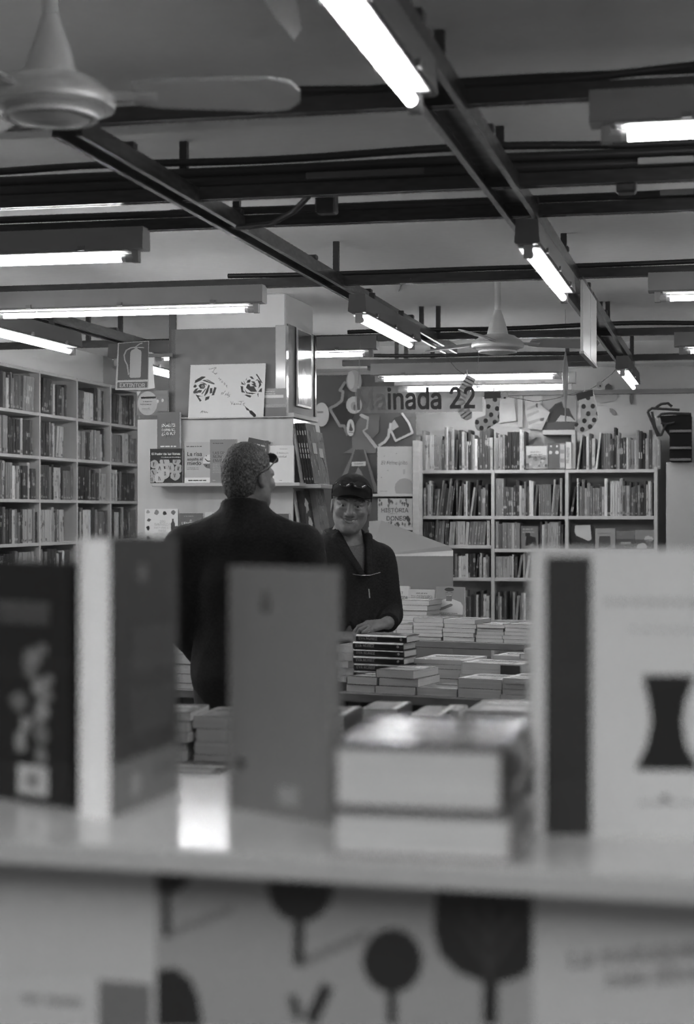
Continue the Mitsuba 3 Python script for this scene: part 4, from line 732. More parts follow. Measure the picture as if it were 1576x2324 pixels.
m3(1183, 1222, 1194, .012, .13, 'picture book with a black gorilla facing out on the third row', lambda w, h: [(plate(blob(w * .4, h * .62, w * .15, rnd, 12, .1)), .012), (plate(Polygon([(w * .25, h * .12), (w * .3, h * .5), (w * .5, h * .58), (w * .85, h * .5), (w * .92, h * .15), (w * .78, h * .12), (w * .7, h * .3), (w * .5, h * .14)])), .012)] + lines(w * .1, w * .9, h * .84, 2, .022, .008, .3, rnd))
m3(1296, 1348, 1190, .012, .018, 'black picture book with a white torn title patch on the third row', lambda w, h: [(plate(Polygon([(w * .2, h * .95), (w * .85, h * .96), (w * .9, h * .4), (w * .78, h * .33), (w * .25, h * .55), (w * .18, h * .7)]).buffer(.002)), .46)] + [tx(s, w * .5, h * y, .022, .05, w * .5, True, True) for s, y in (('PLANTA', .74), ('DEL', .63), ('PIANO', .5))])
m3(1352, 1397, 1199, .012, .27, 'pale picture book with a black cat shape on the third row', lambda w, h: [(plate(Polygon([(w * .15, h * .05), (w * .2, h * .62), (w * .75, h * .62), (w * .78, h * .05)])), .045), rect(w * .1, h * .72, w * .8, h * .78, .2)])
m3(1399, 1441, 1205, .012, .13, 'picture book with a grey landscape, left of the white dog book, third row', lambda w, h: [rect(0, 0, w, h * .55, .06), rect(w * .25, h * .25, w * .8, h * .38, .38)])
m3(1442, 1485, 1203, .012, .2, 'picture book with a white dog at the right end of the third row', lambda w, h: [rect(0, 0, w, h * .5, .07), (plate(blob(w * .75, h * .5, w * .22, rnd, 10, .3).intersection(sbox(0, 0, w, h))), .45), (plate(blob(w * .35, h * .12, w * .25, rnd, 10, .3).intersection(sbox(0, 0, w, h)), .0005), .45)])
fb2(1478, 967, 1500, fzs[0], .03, .25, 'grey picture book at the right corner of the case top, under the bag', lambda w, h: [rect(w * .2, h * .1, w * .7, h * .8, .4)], fr=Fr(FF.o + [0, .02, 0], (1, 0, 0)), cat='picture book')
# bag with straps on the right
k = num('dark_bag'); BG = Fr((0, 12.1, 0), (1, 0, 0))
def z5(pts): return [(lambda q: (q[0], q[2]))(onF(1400 + x / 5.28, 820 + y / 5.28, BG)) for x, y in pts]
c_ = z5([(630, 640), (900, 640), (900, 1205), (640, 1205)]); bp = Polygon(z5([(520, 660), (900, 640), (900, 1205), (640, 1205), (640, 900), (560, 800)])).buffer(-.01).buffer(.01)
m = M(); put(k + '__body', plate(bp, -.14, .2), bs(.006, .9, .05), fr=Fr(BG.o, (1, 0, 0), (0, 0, 1), (0, -1, 0)))
m = M()
for st_ in ([(380, 610), (430, 570), (760, 590)], [(380, 610), (500, 900), (540, 890), (600, 760), (700, 740)], [(480, 560), (540, 520), (620, 510), (670, 550)], [(500, 680), (540, 640), (640, 630), (900, 640)], [(430, 610), (470, 800), (520, 900)], [(540, 740), (600, 760)]):
    p3 = [(x, -.07, z) for x, z in z5(st_)]; m.add(tube(p3, .009, 8), .008, BG)
m.put(k + '__strap'); m = M()
for y_ in (840, 1040, 1180): q0, q1 = z5([(640, y_ - 12)])[0], z5([(900, y_ + 14)])[0]; m.add(B(q0[0], -.075, q1[1], q1[0], -.058, q0[1]), .09, BG)
m.add(tube([(x, -.085, z) for x, z in z5([(465, 665), (500, 712)])], .004, 6), .7, BG); m.put(k + '__trim'); lab(k, 'dark bag with black straps at the right edge above the bookcase', 'bag')
k = num('bag_stand'); q = z5([(630, 1205)])[0]; put(k, CB(q[0] - .02, .0, 0, q[0] + .9, .33, q[1] - .002, .004), 'back_wall_paint', fr=BG); lab(k, 'plain pale cabinet right of the picture bookcase, under the bag', 'cabinet')
# notice boards under the tray
NX = -.62; NF = Fr((NX, 0, 0), (0, 1, 0), (-1, 0, 0)); k = num('notice_board')
p0, p1, p2, p3 = onF(1318, 803, NF), onF(1335, 806, NF), onF(1336, 822, NF), onF(1349, 836, NF)
nzt, nzb = RZ - .02, EYE + .695 - .02
for i, (ya, yb) in enumerate(((p0[0], p1[0] - .015), (p1[0] + .012, p3[0]))):
    k = num('notice_board'); rnd = np.random.default_rng(60 + i)
    nf = Fr((NX, ya, 0), (0, -1, 0), (0, 0, 1), (-1, 0, 0)) if False else Fr((NX, yb, 0), (0, -1, 0), (0, 0, 1), (-1, 0, 0))
    L = yb - ya
    put(k + '__board', CB(0, nzb, -.012, L, nzt, 0, .002), bs(.5, .35), fr=nf); m = M(); m.add(CB(-.004, nzb - .008, -.016, L + .004, nzb + .004, .004, .001), .2, nf)
    m.put(k + '__frame', 'vc_satin'); m = M(); n_ = 0
    for z_ in np.arange(nzt - .04, nzb + .02, -.022):
        if rnd.random() < .5: l0 = rnd.uniform(.02, .3) * L; m.add(B(l0, z_, 0, l0 + rnd.uniform(.1, .5) * L, z_ + .008, .0008), .16, nf)
    m.put(k + '__print'); m = M()
    for t_ in (.15, .85): m.add(B(L * t_ - .004, nzt, -.008, L * t_ + .004, RZ, -.004), .1, nf)
    m.put(k + '__hook'); lab(k, ['white notice board hanging under the wide tray, half nearer the window', 'white notice board hanging under the wide tray, half farther from the window'][i], 'notice board')
k = num('spindle_ornament'); OF = onY(1284, 840, 10.2)
prof = [(.0, .0), (.004, .01), (.004, .12), (.008, .16), (.016, .26), (.019, .33), (.014, .42), (.004, .5), (0, .51)]
zb_ = onY(1284, 958, 10.2)[2]; zt_ = onY(1284, 797, 10.2)[2]; sc = (zt_ - zb_) / .51
put(k + '__body', lathe([(r * 1.0, zb_ + z * sc) for r, z in prof], 12), bs(.3, .25), smooth=True, fr=Fr((OF[0], OF[1], 0), (1, 0, 0))); put(k + '__thread', tube([(OF[0], OF[1], zt_ - .005), (OF[0], OF[1], CEIL)], .001, 5), bs(.1)); lab(k, 'slender spindle-shaped ornament hanging on a thread right of the back lamps', 'ornament')
# ---------------------------------------------------------------- tables and stacks
def table(name, fr, x0, x1, y0, y1, label, bsdf='table_wood', th=.035, under=True):
    """Table with its top surface in the frame's z = 0 plane."""
    k = num(name); H = fr.o[2]
    put(k + '__top', CB(x0, y0, -th, x1, y1, 0, .004), bsdf, fr=fr)
    if under:
        m = M(); a, b = x0 + .05, y0 + .06
        m.add(B(a, b, -H + .06, x1 - .05, b + .018, -th), .012, fr).add(B(a, y1 - .08, -H + .06, x1 - .05, y1 - .062, -th), .012, fr).add(B(a, b, -H + .06, a + .018, y1 - .06, -th), .012, fr).add(B(x1 - .068, b, -H + .06, x1 - .05, y1 - .06, -th), .012, fr)
        m.put(k + '__skirt')
    for i, (x, y) in enumerate(((x0 + .03, y0 + .03), (x1 - .08, y0 + .03), (x0 + .03, y1 - .08), (x1 - .08, y1 - .08))): put(k + '__leg' + ('' if i == 0 else f'_{i:03d}'), CB(x, y, -H, x + .05, y + .05, -th, .003), bs(.03, .5), fr=fr)
    return lab(k, label, 'table')
def flat(fr, a, b, w, d, t, cover, z, spine='left', rz=0, name='book', **k):
    """A book lying flat on the frame at (a, b), front edge along x."""
    q = num(name); f = fr.at(a + w / 2, b + d / 2, z, rz=rz)
    if spine == 'left': f = f.at(-w / 2, -d / 2); W_, H_ = w, d
    elif spine == 'right': f = f.at(w / 2, d / 2, 0, rz=180); W_, H_ = w, d
    elif spine == 'front': f = f.at(w / 2, -d / 2, 0, rz=90); W_, H_ = d, w
    else: f = f.at(-w / 2, d / 2, 0, rz=-90); W_, H_ = d, w
    book(q, f, W_, H_, t, cover, **k); return q, f, W_, H_
def stack(fr, a, b, w, d, ts, covers, where, group, seed, spine='left', jit=.006, rot=2.0, bsdf='vc_satin', edge=False, **k):
    """Books in a pile, bottom first."""
    rnd = np.random.default_rng(seed); z, n = 0.0, len(ts)
    for i, (t, c) in enumerate(zip(ts, covers)):
        pr = ()
        kk = dict(k); wj = w + rnd.uniform(-jit, jit); W_, H_ = (wj, d) if spine in ('left', 'right') else (d, wj)
        if i == n - 1 and edge: pr = [rect(.004, .004, W_ * .17, H_ - .004, .55)]  # glint along the spine edge, painted as a pale strip
        elif i == n - 1:
            g2 = .5 if c < .2 else .06
            pr = [rect(W_ * .12, H_ * .62, W_ * .88, H_ * .74, g2), rect(W_ * .2, H_ * .5, W_ * .8, H_ * .57, g2 * .6 + .1), rect(W_ * .15, H_ * .1, W_ * .85, H_ * .4, g2 * .5 + c * .5)]
        q, f, W_, H_ = flat(fr, a + rnd.uniform(-jit, jit), b + rnd.uniform(-jit, jit), wj, d, t, c, z, spine, rnd.uniform(-rot, rot), bsdf=bsdf, prints=pr, **kk)
        z += t + .0003
        pos = 'top' if i == n - 1 else 'bottom' if i == 0 else ORD[n - 1 - i] + ' from the top'
        lab(q, f'{tone(c)} book, {pos} of the {where}', 'book', group)
    return z
def mono(n, c): return [c] * n
G1, G2, G3_ = 'books piled on the back table', 'books piled on the middle table', 'books piled on the near table'
T1 = camfr(P(935, 1452, 8.55), 26); table('book_table', T1, -.55, 1.15, -.01, .68, 'wooden book table with paperback piles in front of the back bookcase', 'table_wood', .036, under=False)
put('book_table__lower_shelf', CB(-.45, .08, -.35, 1.05, .6, -.33, .003), bs(.05, .5), fr=T1)
rnd = np.random.default_rng(19)
def lx1(fr, px, py=1450): return onF(px, py, fr)[0]
def pile(fr, px0, px1, b, n, t, cover, where, group, seed, d=.21, py=1450, **k):
    f2 = fr.at(0, b, 0); a0, a1 = onF(px0, py, f2)[0], onF(px1, py, f2)[0]
    cs = cover if isinstance(cover, (list, tuple)) else mono(n, cover); tt = t if isinstance(t, (list, tuple)) else [t] * n
    return stack(fr, a0, b, a1 - a0, d, tt, cs, where, group, seed, **k)
pile(T1, 900, 938, .02, 3, .024, .2, 'short pile, left of the back table', G1, 1)
pile(T1, 938, 1005, .015, 6, [.017] * 5 + [.024], [.3] * 5 + [.2], 'pile left of the middle, back table', G1, 2)
pile(T1, 1007, 1079, .01, 5, [.021] * 5, [.12, .25, .12, .25, .3], 'pile below the photo-cover book, back table', G1, 3)
pile(T1, 1081, 1141, .015, 5, .017, [.35] * 4 + [.08], 'pile right of the middle, back table', G1, 4)
pile(T1, 1143, 1225, .01, 5, .018, [.3] * 4 + [.06], 'pile at the right on the back table', G1, 5)
pile(T1, 894, 972, .24, 7, [.026] * 7, [.2, .15, .3, .2, .3, .25, .04], "tall pile behind the capped man's hands", G1, 6, d=.2)
U1 = T1.at(0, .50, 0)
def up(px0, py0, px1, *a, fr=U1, z=None, **k):
    b = onF(px0, 1390, fr); zb = fr.o[2] if z is None else z; f3 = Fr(fr.o, fr.ex, fr.ey)
    x0, x1 = onF(px0, 1390, f3)[0], onF(px1, 1390, f3)[0]; q = (f3.pt((x0 + x1) / 2) - CAM) @ FWD
    h = EYE - (py0 - CY) * q / F - zb; f = f3.at(x0, 0, zb - f3.o[2]); f = Fr(f.o, f.ex, f.ez, -f.ey).at(0, 0, 0, rx=-6)
    kk = num('book'); w, t = x1 - x0, a[0]; book(kk, f.at(0, 0, 0), w, h, t, a[1], prints=a[3](w, h), pages_bsdf='pages_upright', **k); lab(kk, a[2], 'book'); return kk
up(880, 1330, 928, .015, .50, 'white upright book ending ET and DA beside the capped man on the back table', lambda w, h: [tx('SECRET', w * .12, h * .82, .014, .1, w * .75), tx('VIDA', w * .55, h * .72, .014, .1, None)])
up(926, 1338, 986, .015, .44, 'white upright book titled TU CEREBRO EMOCIONAL on the back table', lambda w, h: [*lines(w * .3, w * .72, h * .90, 1, .01, .005, .15, rnd, 0), tx('TU CEREBRO', w / 2, h * .80, .017, .07, w * .8, False, True), tx('EMOCIONAL', w / 2, h * .71, .017, .07, w * .8, False, True)], fr=T1.at(0, .46))
def portrait(w, h):
    c = w * .48; o = [(plate(Polygon([(0, h * .3), (w * .1, h * .46), (w * .36, h * .54), (w * .62, h * .54), (w * .88, h * .44), (w * .96, h * .3), (w * .96, 0), (w * .05, 0)]).buffer(.003).intersection(sbox(0, 0, w, h))), .55)]
    o += [(plate(sbox(c - w * .1, h * .48, c + w * .1, h * .68), .0004), .14), (plate(affinity.scale(Point(c, h * .77).buffer(w * .17), .92, 1.25), .0008), .2), (plate(affinity.scale(Point(c, h * .90).buffer(w * .17), .95, .62), .0012), .03)]
    o += [(plate(sbox(c + s * w * .08 - w * .035, h * .79, c + s * w * .08 + w * .035, h * .805), .0014), .03) for s in (-1, 1)] + [(plate(LineString([(c - w * .07, h * .68), (c, h * .665), (c + w * .07, h * .68)]).buffer(w * .012), .0014), .5), (plate(affinity.scale(Point(c, h * .645).buffer(w * .09), 1, .35), .0012), .08)]
    return o + [(plate(LineString([(w * .02, h * .14), (w * .3, h * .22), (w * .55, h * .34)]).buffer(w * .07).intersection(sbox(0, 0, w, h)), .0016), .17), rect(w * .1, h * .03, w * .8, h * .05, .1)]
up(988, 1332, 1053, .015, .22, 'upright book with a photo of a man in a white shirt on the back table', lambda w, h: [((v_ * [1, .58, 1] + [0, .42 * h, 0], f_), g_) for (v_, f_), g_ in portrait(w, h)], fr=T1.at(0, .42))
rnd = np.random.default_rng(9)
fill('table_book', 'book', T1.at(0, .10, -.33), .02, 1.0, .12, .2, .012, .03, rnd, 'lower shelf of back table', 'books on the lower shelf of the back table', d=.15, gaps=.15, setp=.1)
# counter with a sloping hood
k = num('counter_hood'); Zf, Zb = 9.55, 9.9
low = [P(838, 1262, Zf), P(1029, 1262, Zf)]; bk = [P(838, 1183, Zb), P(866, 1181, Zb), P(1017, 1238, Zb), P(1029, 1249, Zb)]
v = [*low, *bk, *[np.array([q[0], q[1], 0]) for q in (low[0], low[1], bk[3], bk[0])]]
put(k + '__hood', (np.array(v[:6]), np.array([[0, 1, 5], [0, 5, 4], [0, 4, 3], [0, 3, 2]])), bs(.40, .6))
put(k + '__body', (np.array(v), np.array([[6, 7, 1], [6, 1, 0], [7, 8, 5], [7, 5, 1], [8, 9, 2], [8, 2, 5], [5, 2, 3], [5, 3, 4], [9, 6, 0], [9, 0, 2]])), bs(.25, .6)); lab(k, 'grey counter with a sloping top between the man in the cap and the bookcase', 'counter')
# middle table
T2 = camfr(P(783, 1570, 6.55), 26); table('book_table', T2, -.02, 1.0, -.02, .66, 'dark book table crowded with book piles right of the man in the cap')
pile(T2, 786, 853, .0, 2, .030, [.08, .03], 'low pile at the left front of the middle table', G2, 21, py=1560, d=.2)
pile(T2, 855, 944, .0, 3, .030, [.06, .06, .10], 'three-book pile below the black hardbacks', G2, 22, py=1560, d=.22)
pile(T2, 948, 1038, .01, 1, .030, [.25], 'lone front book of the middle table', G2, 23, py=1570, d=.2)
pile(T2, 1040, 1139, .0, 2, .036, [.05, .4], 'two-book front pile of the middle table', G2, 24, py=1575, d=.2)
pile(T2, 1141, 1225, .0, 4, .02, [.3, .3, .3, .5], 'right front pile of the middle table', G2, 25, py=1575, d=.2)
def blackpile():
    f2 = T2.at(0, .255, 0); a0, a1 = onF(803, 1500, f2)[0], onF(917, 1500, f2)[0]; z = 0; rnd = np.random.default_rng(31)
    for i in range(7):
        q, f, W_, H_ = flat(T2, a0 + [.0, .004, .002, .0, .001, .0, .014][i], .255 + rnd.uniform(-.004, .004), a1 - a0, .125, .0285, .012, z, 'front', bsdf='vc_gloss', hard=True, prints=[rect(.02, .02, .13, .19, .1)] if i == 6 else ())
        m = M()                                                             # lettering on the spine: its x runs down from the book's y
        sf_ = Fr(f.pt(-.0055, H_ - .012, .0085), -f.ey, f.ez, -f.ex)
        m.add(scale_move(text('EVA NÚÑEZ', .0105, True), 0, 0), .2, sf_)
        dm = Polygon([(0, .008), (.006, .014), (.012, .008), (.006, .002)]); m.add(plate(dm.difference(dm.buffer(-.0022))), .34, affinity_fr(sf_, H_ - .04, -.003)); m.put(q + '__spine_print')
        z += .0288; lab(q, f'black hardback, {"top" if i == 6 else "bottom" if i == 0 else ORD[6 - i] + " from the top"} of the black pile before the capped man', 'book', 'black hardbacks on the middle table')
def affinity_fr(f, a, b): return f.at(a, b, 0)
blackpile()
pile(T2, 768, 800, .33, 5, [.028, .03, .028, .032, .03], [.4, .3, .4, .3, .4], 'leaning white pile left of the black books', G2, 33, py=1500, d=.16, rot=9)
pile(T2, 940, 1056, .30, 4, [.036, .036, .018, .018], [.06, .05, .2, .38], "wide pile behind the middle table's front row", G2, 34, py=1500, d=.24)
pile(T2, 1046, 1180, .27, 3, [.03, .03, .045], [.1, .3, .46], 'boxed white pile on the middle table', G2, 35, py=1520, d=.16)
kb = f'book_{_ct["book"] - 1:03d}'; f2 = T2.at(0, .262, 0); m = M(); m.add(B(onF(1137, 1515, f2)[0], -.003, .064, onF(1180, 1515, f2)[0], .004, .101), .03, f2); m.put(kb + '__label')
pile(T2, 1118, 1200, .46, 4, [.03, .03, .03, .03], [.3, .2, .4, .52], 'rear white pile on the middle table', G2, 36, py=1490, d=.16)
pile(T2, 1193, 1260, .33, 8, [.02] * 8, [.1, .4, .08, .4, .05, .3, .06, .5], 'ragged tall pile on the middle table', G2, 37, py=1500, d=.18, jit=.012, rot=8)
# small table far left with a tower
T4 = camfr(P(410, 1562, 7.0), 26); table('side_table', T4, -.75, .09, -.03, .45, 'dark side table left of the man with his back turned')
pile(T4, 352, 444, .0, 5, [.022, .036, .040, .040, .044], [.12, .12, .14, .12, .16], 'small tower left of the turned man', 'books towered on the side table', 41, py=1550, d=.16, jit=.016)
# near table
T3 = camfr(onZ(400, 1784, .83), 13); table('book_table', T3, -.75, 1.35, -.85, .62, 'near book table just behind the window display')
def npile(px, y, w, d, ts, cs, where, seed, **k):
    q = T3.inv(onZ(px, y, .83)); return stack(T3, q[0], q[1], w, d, ts, cs, where, G3_, seed, **k)
npile(325, 1779, .197, .16, [.032], [.05], 'low near-table pile between the window books', 51, bsdf='vc_gloss')
npile(441, 1727, .16, .22, [.018, .034, .034, .034], [.12, .35, .3, .22], 'wide near-table pile between the window books', 52)
npile(330, 1726, .112, .2, [.03, .022, .026, .03, .024], [.3, .4, .3, .1, .06], 'ragged near-table pile between the window books', 53, jit=.01, rot=5)
npile(1168, 1872, .17, .19, [.035] * 5, [.2, .3, .25, .3, .12], 'tall near-table pile by the white window book', 54)
npile(1060, 1815, .19, .26, [.034] * 5 + [.036], [.2, .1, .2, .1, .15, .10], 'broad near-table pile behind the window books', 55)
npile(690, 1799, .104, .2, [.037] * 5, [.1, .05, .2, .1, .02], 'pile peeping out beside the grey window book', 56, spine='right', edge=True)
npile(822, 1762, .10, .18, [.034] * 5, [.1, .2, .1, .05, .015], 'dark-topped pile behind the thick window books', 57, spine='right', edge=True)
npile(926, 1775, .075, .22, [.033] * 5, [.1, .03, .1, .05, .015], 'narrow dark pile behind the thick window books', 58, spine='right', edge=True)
npile(1005, 1760, .05, .14, [.034] * 4 + [.028], [.1, .03, .1, .05, .12], 'small grey pile beside the broad near-table pile', 59)
# ---------------------------------------------------------------- window display in front
ZS = EYE - .283
SHF = camfr(onZ(788, 1951, ZS), 15.4); k = num('window_shelf')
put(k + '__board', CB(-1.25, 0, -.0205, 1.25, .40, 0, .002), 'white_laminate', fr=SHF)
put(k + '__front_panel', B(-1.25, .045, -ZS, 1.25, .06, -.0205), bs(.40, .5), fr=SHF)
for i, x in enumerate((-1.25, 1.232)): put(k + '__side_panel' + ('' if i == 0 else '_001'), CB(x, .045, -ZS, x + .018, .40, -.0205, .002), 'white_laminate', fr=SHF)
lab(k, 'glossy white window shelf carrying the large blurred books', 'shelf')
PNL = SHF.at(0, .0445, 0); ps = Fr(PNL.o, PNL.ex, PNL.ez, -PNL.ey)
def pp(pts): return [(lambda q: (q[0], q[2]))(onF(x, y, PNL)) for x, y in pts]
zt = -.0215
def sheet(px0, px1, g, z, zl=-.45):
    x0, x1 = pp([(px0, 2100)])[0][0], pp([(px1, 2100)])[0][0]; return sbox(x0, zl, x1, zt), g
k = num('tree_poster'); p_, g = sheet(356, 1211, .27, 0); put(k + '__sheet', plate(p_, .0004, .0008), bs(.27, .7), fr=ps)
m = M(); clip = p_
def tree(pts, th=.0013, g=.012): m.add(plate(Polygon(pp(pts)).buffer(0).intersection(clip), th, .0006), g, ps)
def circ(cx, cy, rx, ry): return oval(cx, cy, rx, ry, 32)
def pl(pts, w, g=.012, th=.0013): m.add(plate(LineString(pp(pts)).buffer(w, cap_style='flat').intersection(clip), th, .0005), g, ps)
tree([(x, y) for x, y in circ(383, 1972, 54, 56)]); pl([(379, 2015), (380, 2125)], .0035); pl([(378, 2122), (530, 2062)], .0032, .17, .0009)
tree(circ(683, 2010, 75, 82)); pl([(680, 2085), (679, 2190)], .0045); pl([(680, 2187), (835, 2118)], .0036, .15, .0009)
tree(circ(892, 2179, 68, 73)); pl([(891, 2240), (891, 2324)], .004)
tree([(990, 2030), (985, 2110), (1000, 2165), (1040, 2205), (1115, 2235), (1180, 2218), (1240, 2170), (1260, 2000), (1000, 2000)]); pl([(1115, 2230), (1113, 2324)], .0062)
for a_, b_ in (((1112, 2225), (1112, 2060)), ((1108, 2190), (1050, 2100)), ((1118, 2190), (1180, 2100)), ((1110, 2140), (1060, 2060)), ((1116, 2140), (1165, 2070))): pl([a_, b_], .0022, .03, .0021)
tree([(358, 2200), (400, 2196), (435, 2222), (452, 2262), (462, 2330), (358, 2330)]); pl([(664, 2258), (680, 2310)], .004); pl([(745, 2235), (705, 2320)], .0055)
m.put(k + '__tree_print'); lab(k, 'grey poster with black stylised trees under the window shelf', 'poster')
k = num('paper_notice'); p_, g = sheet(-120, 356, .42, 0); put(k + '__sheet', plate(p_, .0004, .0016), bs(.42, .7), fr=ps); clip = p_
m = M(); m.add(plate(Polygon(pp([(226, 2222), (345, 2232), (345, 2400), (226, 2400)])).intersection(clip), .0021, .0005), .13, ps); m.add(plate(Polygon(pp([(-100, 2222), (226, 2222), (226, 2400), (-100, 2400)])).intersection(clip), .0021, .0005), .45, ps)
c0 = pp([(52, 2272)])[0]; [m.add(scale_move(q_, c0[0], c0[1], .0027), .25, ps) for q_, g_ in lines(0, .062, 0, 1, .01, .007, .25, rnd, 0)]; m.put(k + '__print'); lab(k, 'pale notice sheet under the window shelf, left of the tree poster', 'notice')
k = num('paper_notice'); p_, g = sheet(1211, 1900, .40, 0); put(k + '__sheet', plate(p_, .0004, .0016), bs(.42, .7), fr=ps)
m = M()
for s_, x_, y_, h_ in (('La mutuques', 1290, 2195, .0135), ('més llibres', 1375, 2240, .0125)): c0 = pp([(x_, y_)])[0]; m.add(scale_move(text(s_, h_, True), c0[0], c0[1], .0021, 9, .2), .16, ps)
m.put(k + '__handwriting'); lab(k, 'pale notice sheet with grey handwriting under the window shelf, right of the tree poster', 'notice')
def standing(px, py, ang, w, h, t, right=True):
    """Frame of a standing book whose visible cover's right (or left) lower corner is seen at the pixel; x to the right, y up, z to the viewer."""
    f = camfr(onZ(px, py, ZS), ang); f = Fr(f.o, f.ex, f.ez, -f.ey)
    return f.at(-w if right else 0, 0, -t)
def price(w, h, x0, y0, x1, y1): return [(plate(sbox(x0, y0, x1, y1), 0, .0004), .5), (plate(sbox(x0 + .3 * (x1 - x0), y0 + .25 * (y1 - y0), x0 + .7 * (x1 - x0), y0 + .75 * (y1 - y0)), .0005, .0003), .2)]
k = num('window_book'); rnd = np.random.default_rng(77); w, h, t = .15, .234, .022
f = standing(159, 1835, 36.8, w, h, t)
o = [(plate(blob(w - .051 + rnd.uniform(-.022, .022), h * y, .007 + .003 * rnd.random(), rnd, 10, .35)), float(rnd.uniform(.14, .3))) for y in np.linspace(.2, .64, 15)]
o += [rect(w - .1, h * .74, w - .028, h * .825, .035)] + [rect(w - .1, h * y, w - .028, h * y + .006, .09) for y in (.75, .785, .81)] + price(w, h, w - .072, h * .035, w - .030, h * .155)
f1 = Fr(f.pt(w), -f.ex, f.ey, -f.ez); book(k, Fr(f.o, f.ex, f.ey, f.ez), w, h, t, .012, prints=o, bsdf='vc', pages_bsdf='pages_upright', hard=True, mirror=True); lab(k, 'black window book with a pale flower print and white price label, at left edge', 'book', 'large blurred books on the window shelf')
k = num('window_book'); w, h, t = .175, .258, .031
f = standing(250, 1857, -74.6, w, h, t, right=False)
o = [(plate(sbox(0, 0, w, h * .185), 0, .0004), .16), (plate(sbox(w * .28, h * .27, w * .92, h * .43), 0, .0003), .040), (plate(sbox(w * .3, h * .5, w * .95, h * .66), 0, .0003), .040), (plate(Point(w * .45, h * .87).buffer(.009), 0, .0003), .16), (plate(Point(w * .35, h * .085).buffer(.012), .0005, .0003), .3), (plate(sbox(w * .6, h * .09, w * .9, h * .12), .0005, .0003), .1)]
book(k, f, w, h, t, .022, spine=.84, prints=o, bsdf='vc_satin', pages_bsdf='pages_upright', hard=True); lab(k, 'dark window book with a white spine, standing edge-on', 'book', 'large blurred books on the window shelf')
k = num('window_book'); w, h, t = .135, .2315, .014
f = standing(750, 1873, 43.5, w, h, t)
o = [(plate(blob(w * .38, h * .845, .007, rnd, 10, .3), 0, .0003), .07), (plate(affinity.scale(Point(w * .38, h * .87).buffer(.004), 1, 2)), .08)] + [(plate(sbox(w * .5, h * .05, w * .70, h * .125), 0, .0003), .28), (plate(Point(w * .12, h * .19).buffer(.006), 0, .0003), .05)]
book(k, f, w, h, t, .165, spine=.17, prints=o, bsdf='vc_satin', pages_bsdf='pages_upright', mirror=True); lab(k, 'plain grey window book standing at a slant in the middle of the shelf', 'book', 'large blurred books on the window shelf')
k = num('window_book'); w, h, t = .20, .2505, .03
f = standing(1216, 1897, 5, w, h, t, right=False); s_ = 1.5 / F
o = [rect(.0085, .001, .0485, h - .006, .03)] + [(plate(Polygon([(.095, .205 * .68), (.135, .205 * .68), (.127, .118), (.125, .1), (.128, .08), (.139, .061), (.089, .061), (.098, .08), (.102, .1), (.100, .118)]).buffer(.002)), .014)]
o += [rect(.06 + .012 * i, h * .81, .068 + .012 * i, h * .826, .33) for i in range(11)] + [rect(.082 + .012 * i, h * .716, .089 + .012 * i, h * .727, .36) for i in range(9)] + [rect(.09 + .012 * i, h * .115, .098 + .012 * i, h * .128, .36) for i in range(8)] + [(plate(Point(.112, h * .135).buffer(.004)), .25)]
book(k, f, w, h, t, .60, spine=.62, prints=o, bsdf='vc', pages_bsdf='pages_upright', hard=True); lab(k, 'large white window book with a black stripe and a black spool shape, at the right', 'book', 'large blurred books on the window shelf')
f = camfr(onZ(751, 1944, ZS), 12.6); 
q, f_, W_, H_ = flat(f, 0, .003, .150, .205, .039, .14, 0, 'right', name='window_book', bsdf='vc_gloss', hard=True); lab(q, 'thick pale-edged window book lying at the bottom of the pile of two', 'book', 'large blurred books on the window shelf')
rnd = np.random.default_rng(3); q, f_, W_, H_ = flat(f, .0015, .002, .141, .20, .054, .045, .0393, 'right', name='window_book', bsdf='vc_gloss', hard=True, prints=[rect(.01, .12, .12, .15, .2)]); lab(q, 'thick window book with a shiny dark cover lying on top of the pile of two', 'book', 'large blurred books on the window shelf')
# ---------------------------------------------------------------- people: signed distances, meshed by surface nets
def rc(p, a, b, r0, r1):
    a, b = np.asarray(a, np.float32), np.asarray(b, np.float32); ab = b - a; h = np.clip((p - a) @ ab / (ab @ ab), 0, 1)
    return np.sqrt(((p - a - h[:, None] * ab) ** 2).sum(1)) - (r0 + (r1 - r0) * h)
def el_(p, c, r, R=None):
    q = p - np.asarray(c, np.float32)
    if R is not None: q = q @ R
    q = q / np.asarray(r, np.float32); k0 = np.sqrt((q ** 2).sum(1)) + 1e-9; k1 = np.sqrt(((q / np.asarray(r, np.float32)) ** 2).sum(1)) + 1e-9
    return k0 * (k0 - 1) / k1
def su(a, b, k): h = np.clip(.5 + .5 * (b - a) / k, 0, 1); return b + (a - b) * h - k * h * (1 - h)
def ss(a, b, k): return -su(-a, b, k)          # a without b
def rot(yaw=0, pitch=0, roll=0):
    y, p, r = map(math.radians, (yaw, pitch, roll))
    Z = np.array([[math.cos(y), -math.sin(y), 0], [math.sin(y), math.cos(y), 0], [0, 0, 1]]); X = np.array([[1, 0, 0], [0, math.cos(p), -math.sin(p)], [0, math.sin(p), math.cos(p)]]); Yr = np.array([[math.cos(r), 0, math.sin(r)], [0, 1, 0], [-math.sin(r), 0, math.cos(r)]])
    return (Z @ X @ Yr).astype(np.float32)
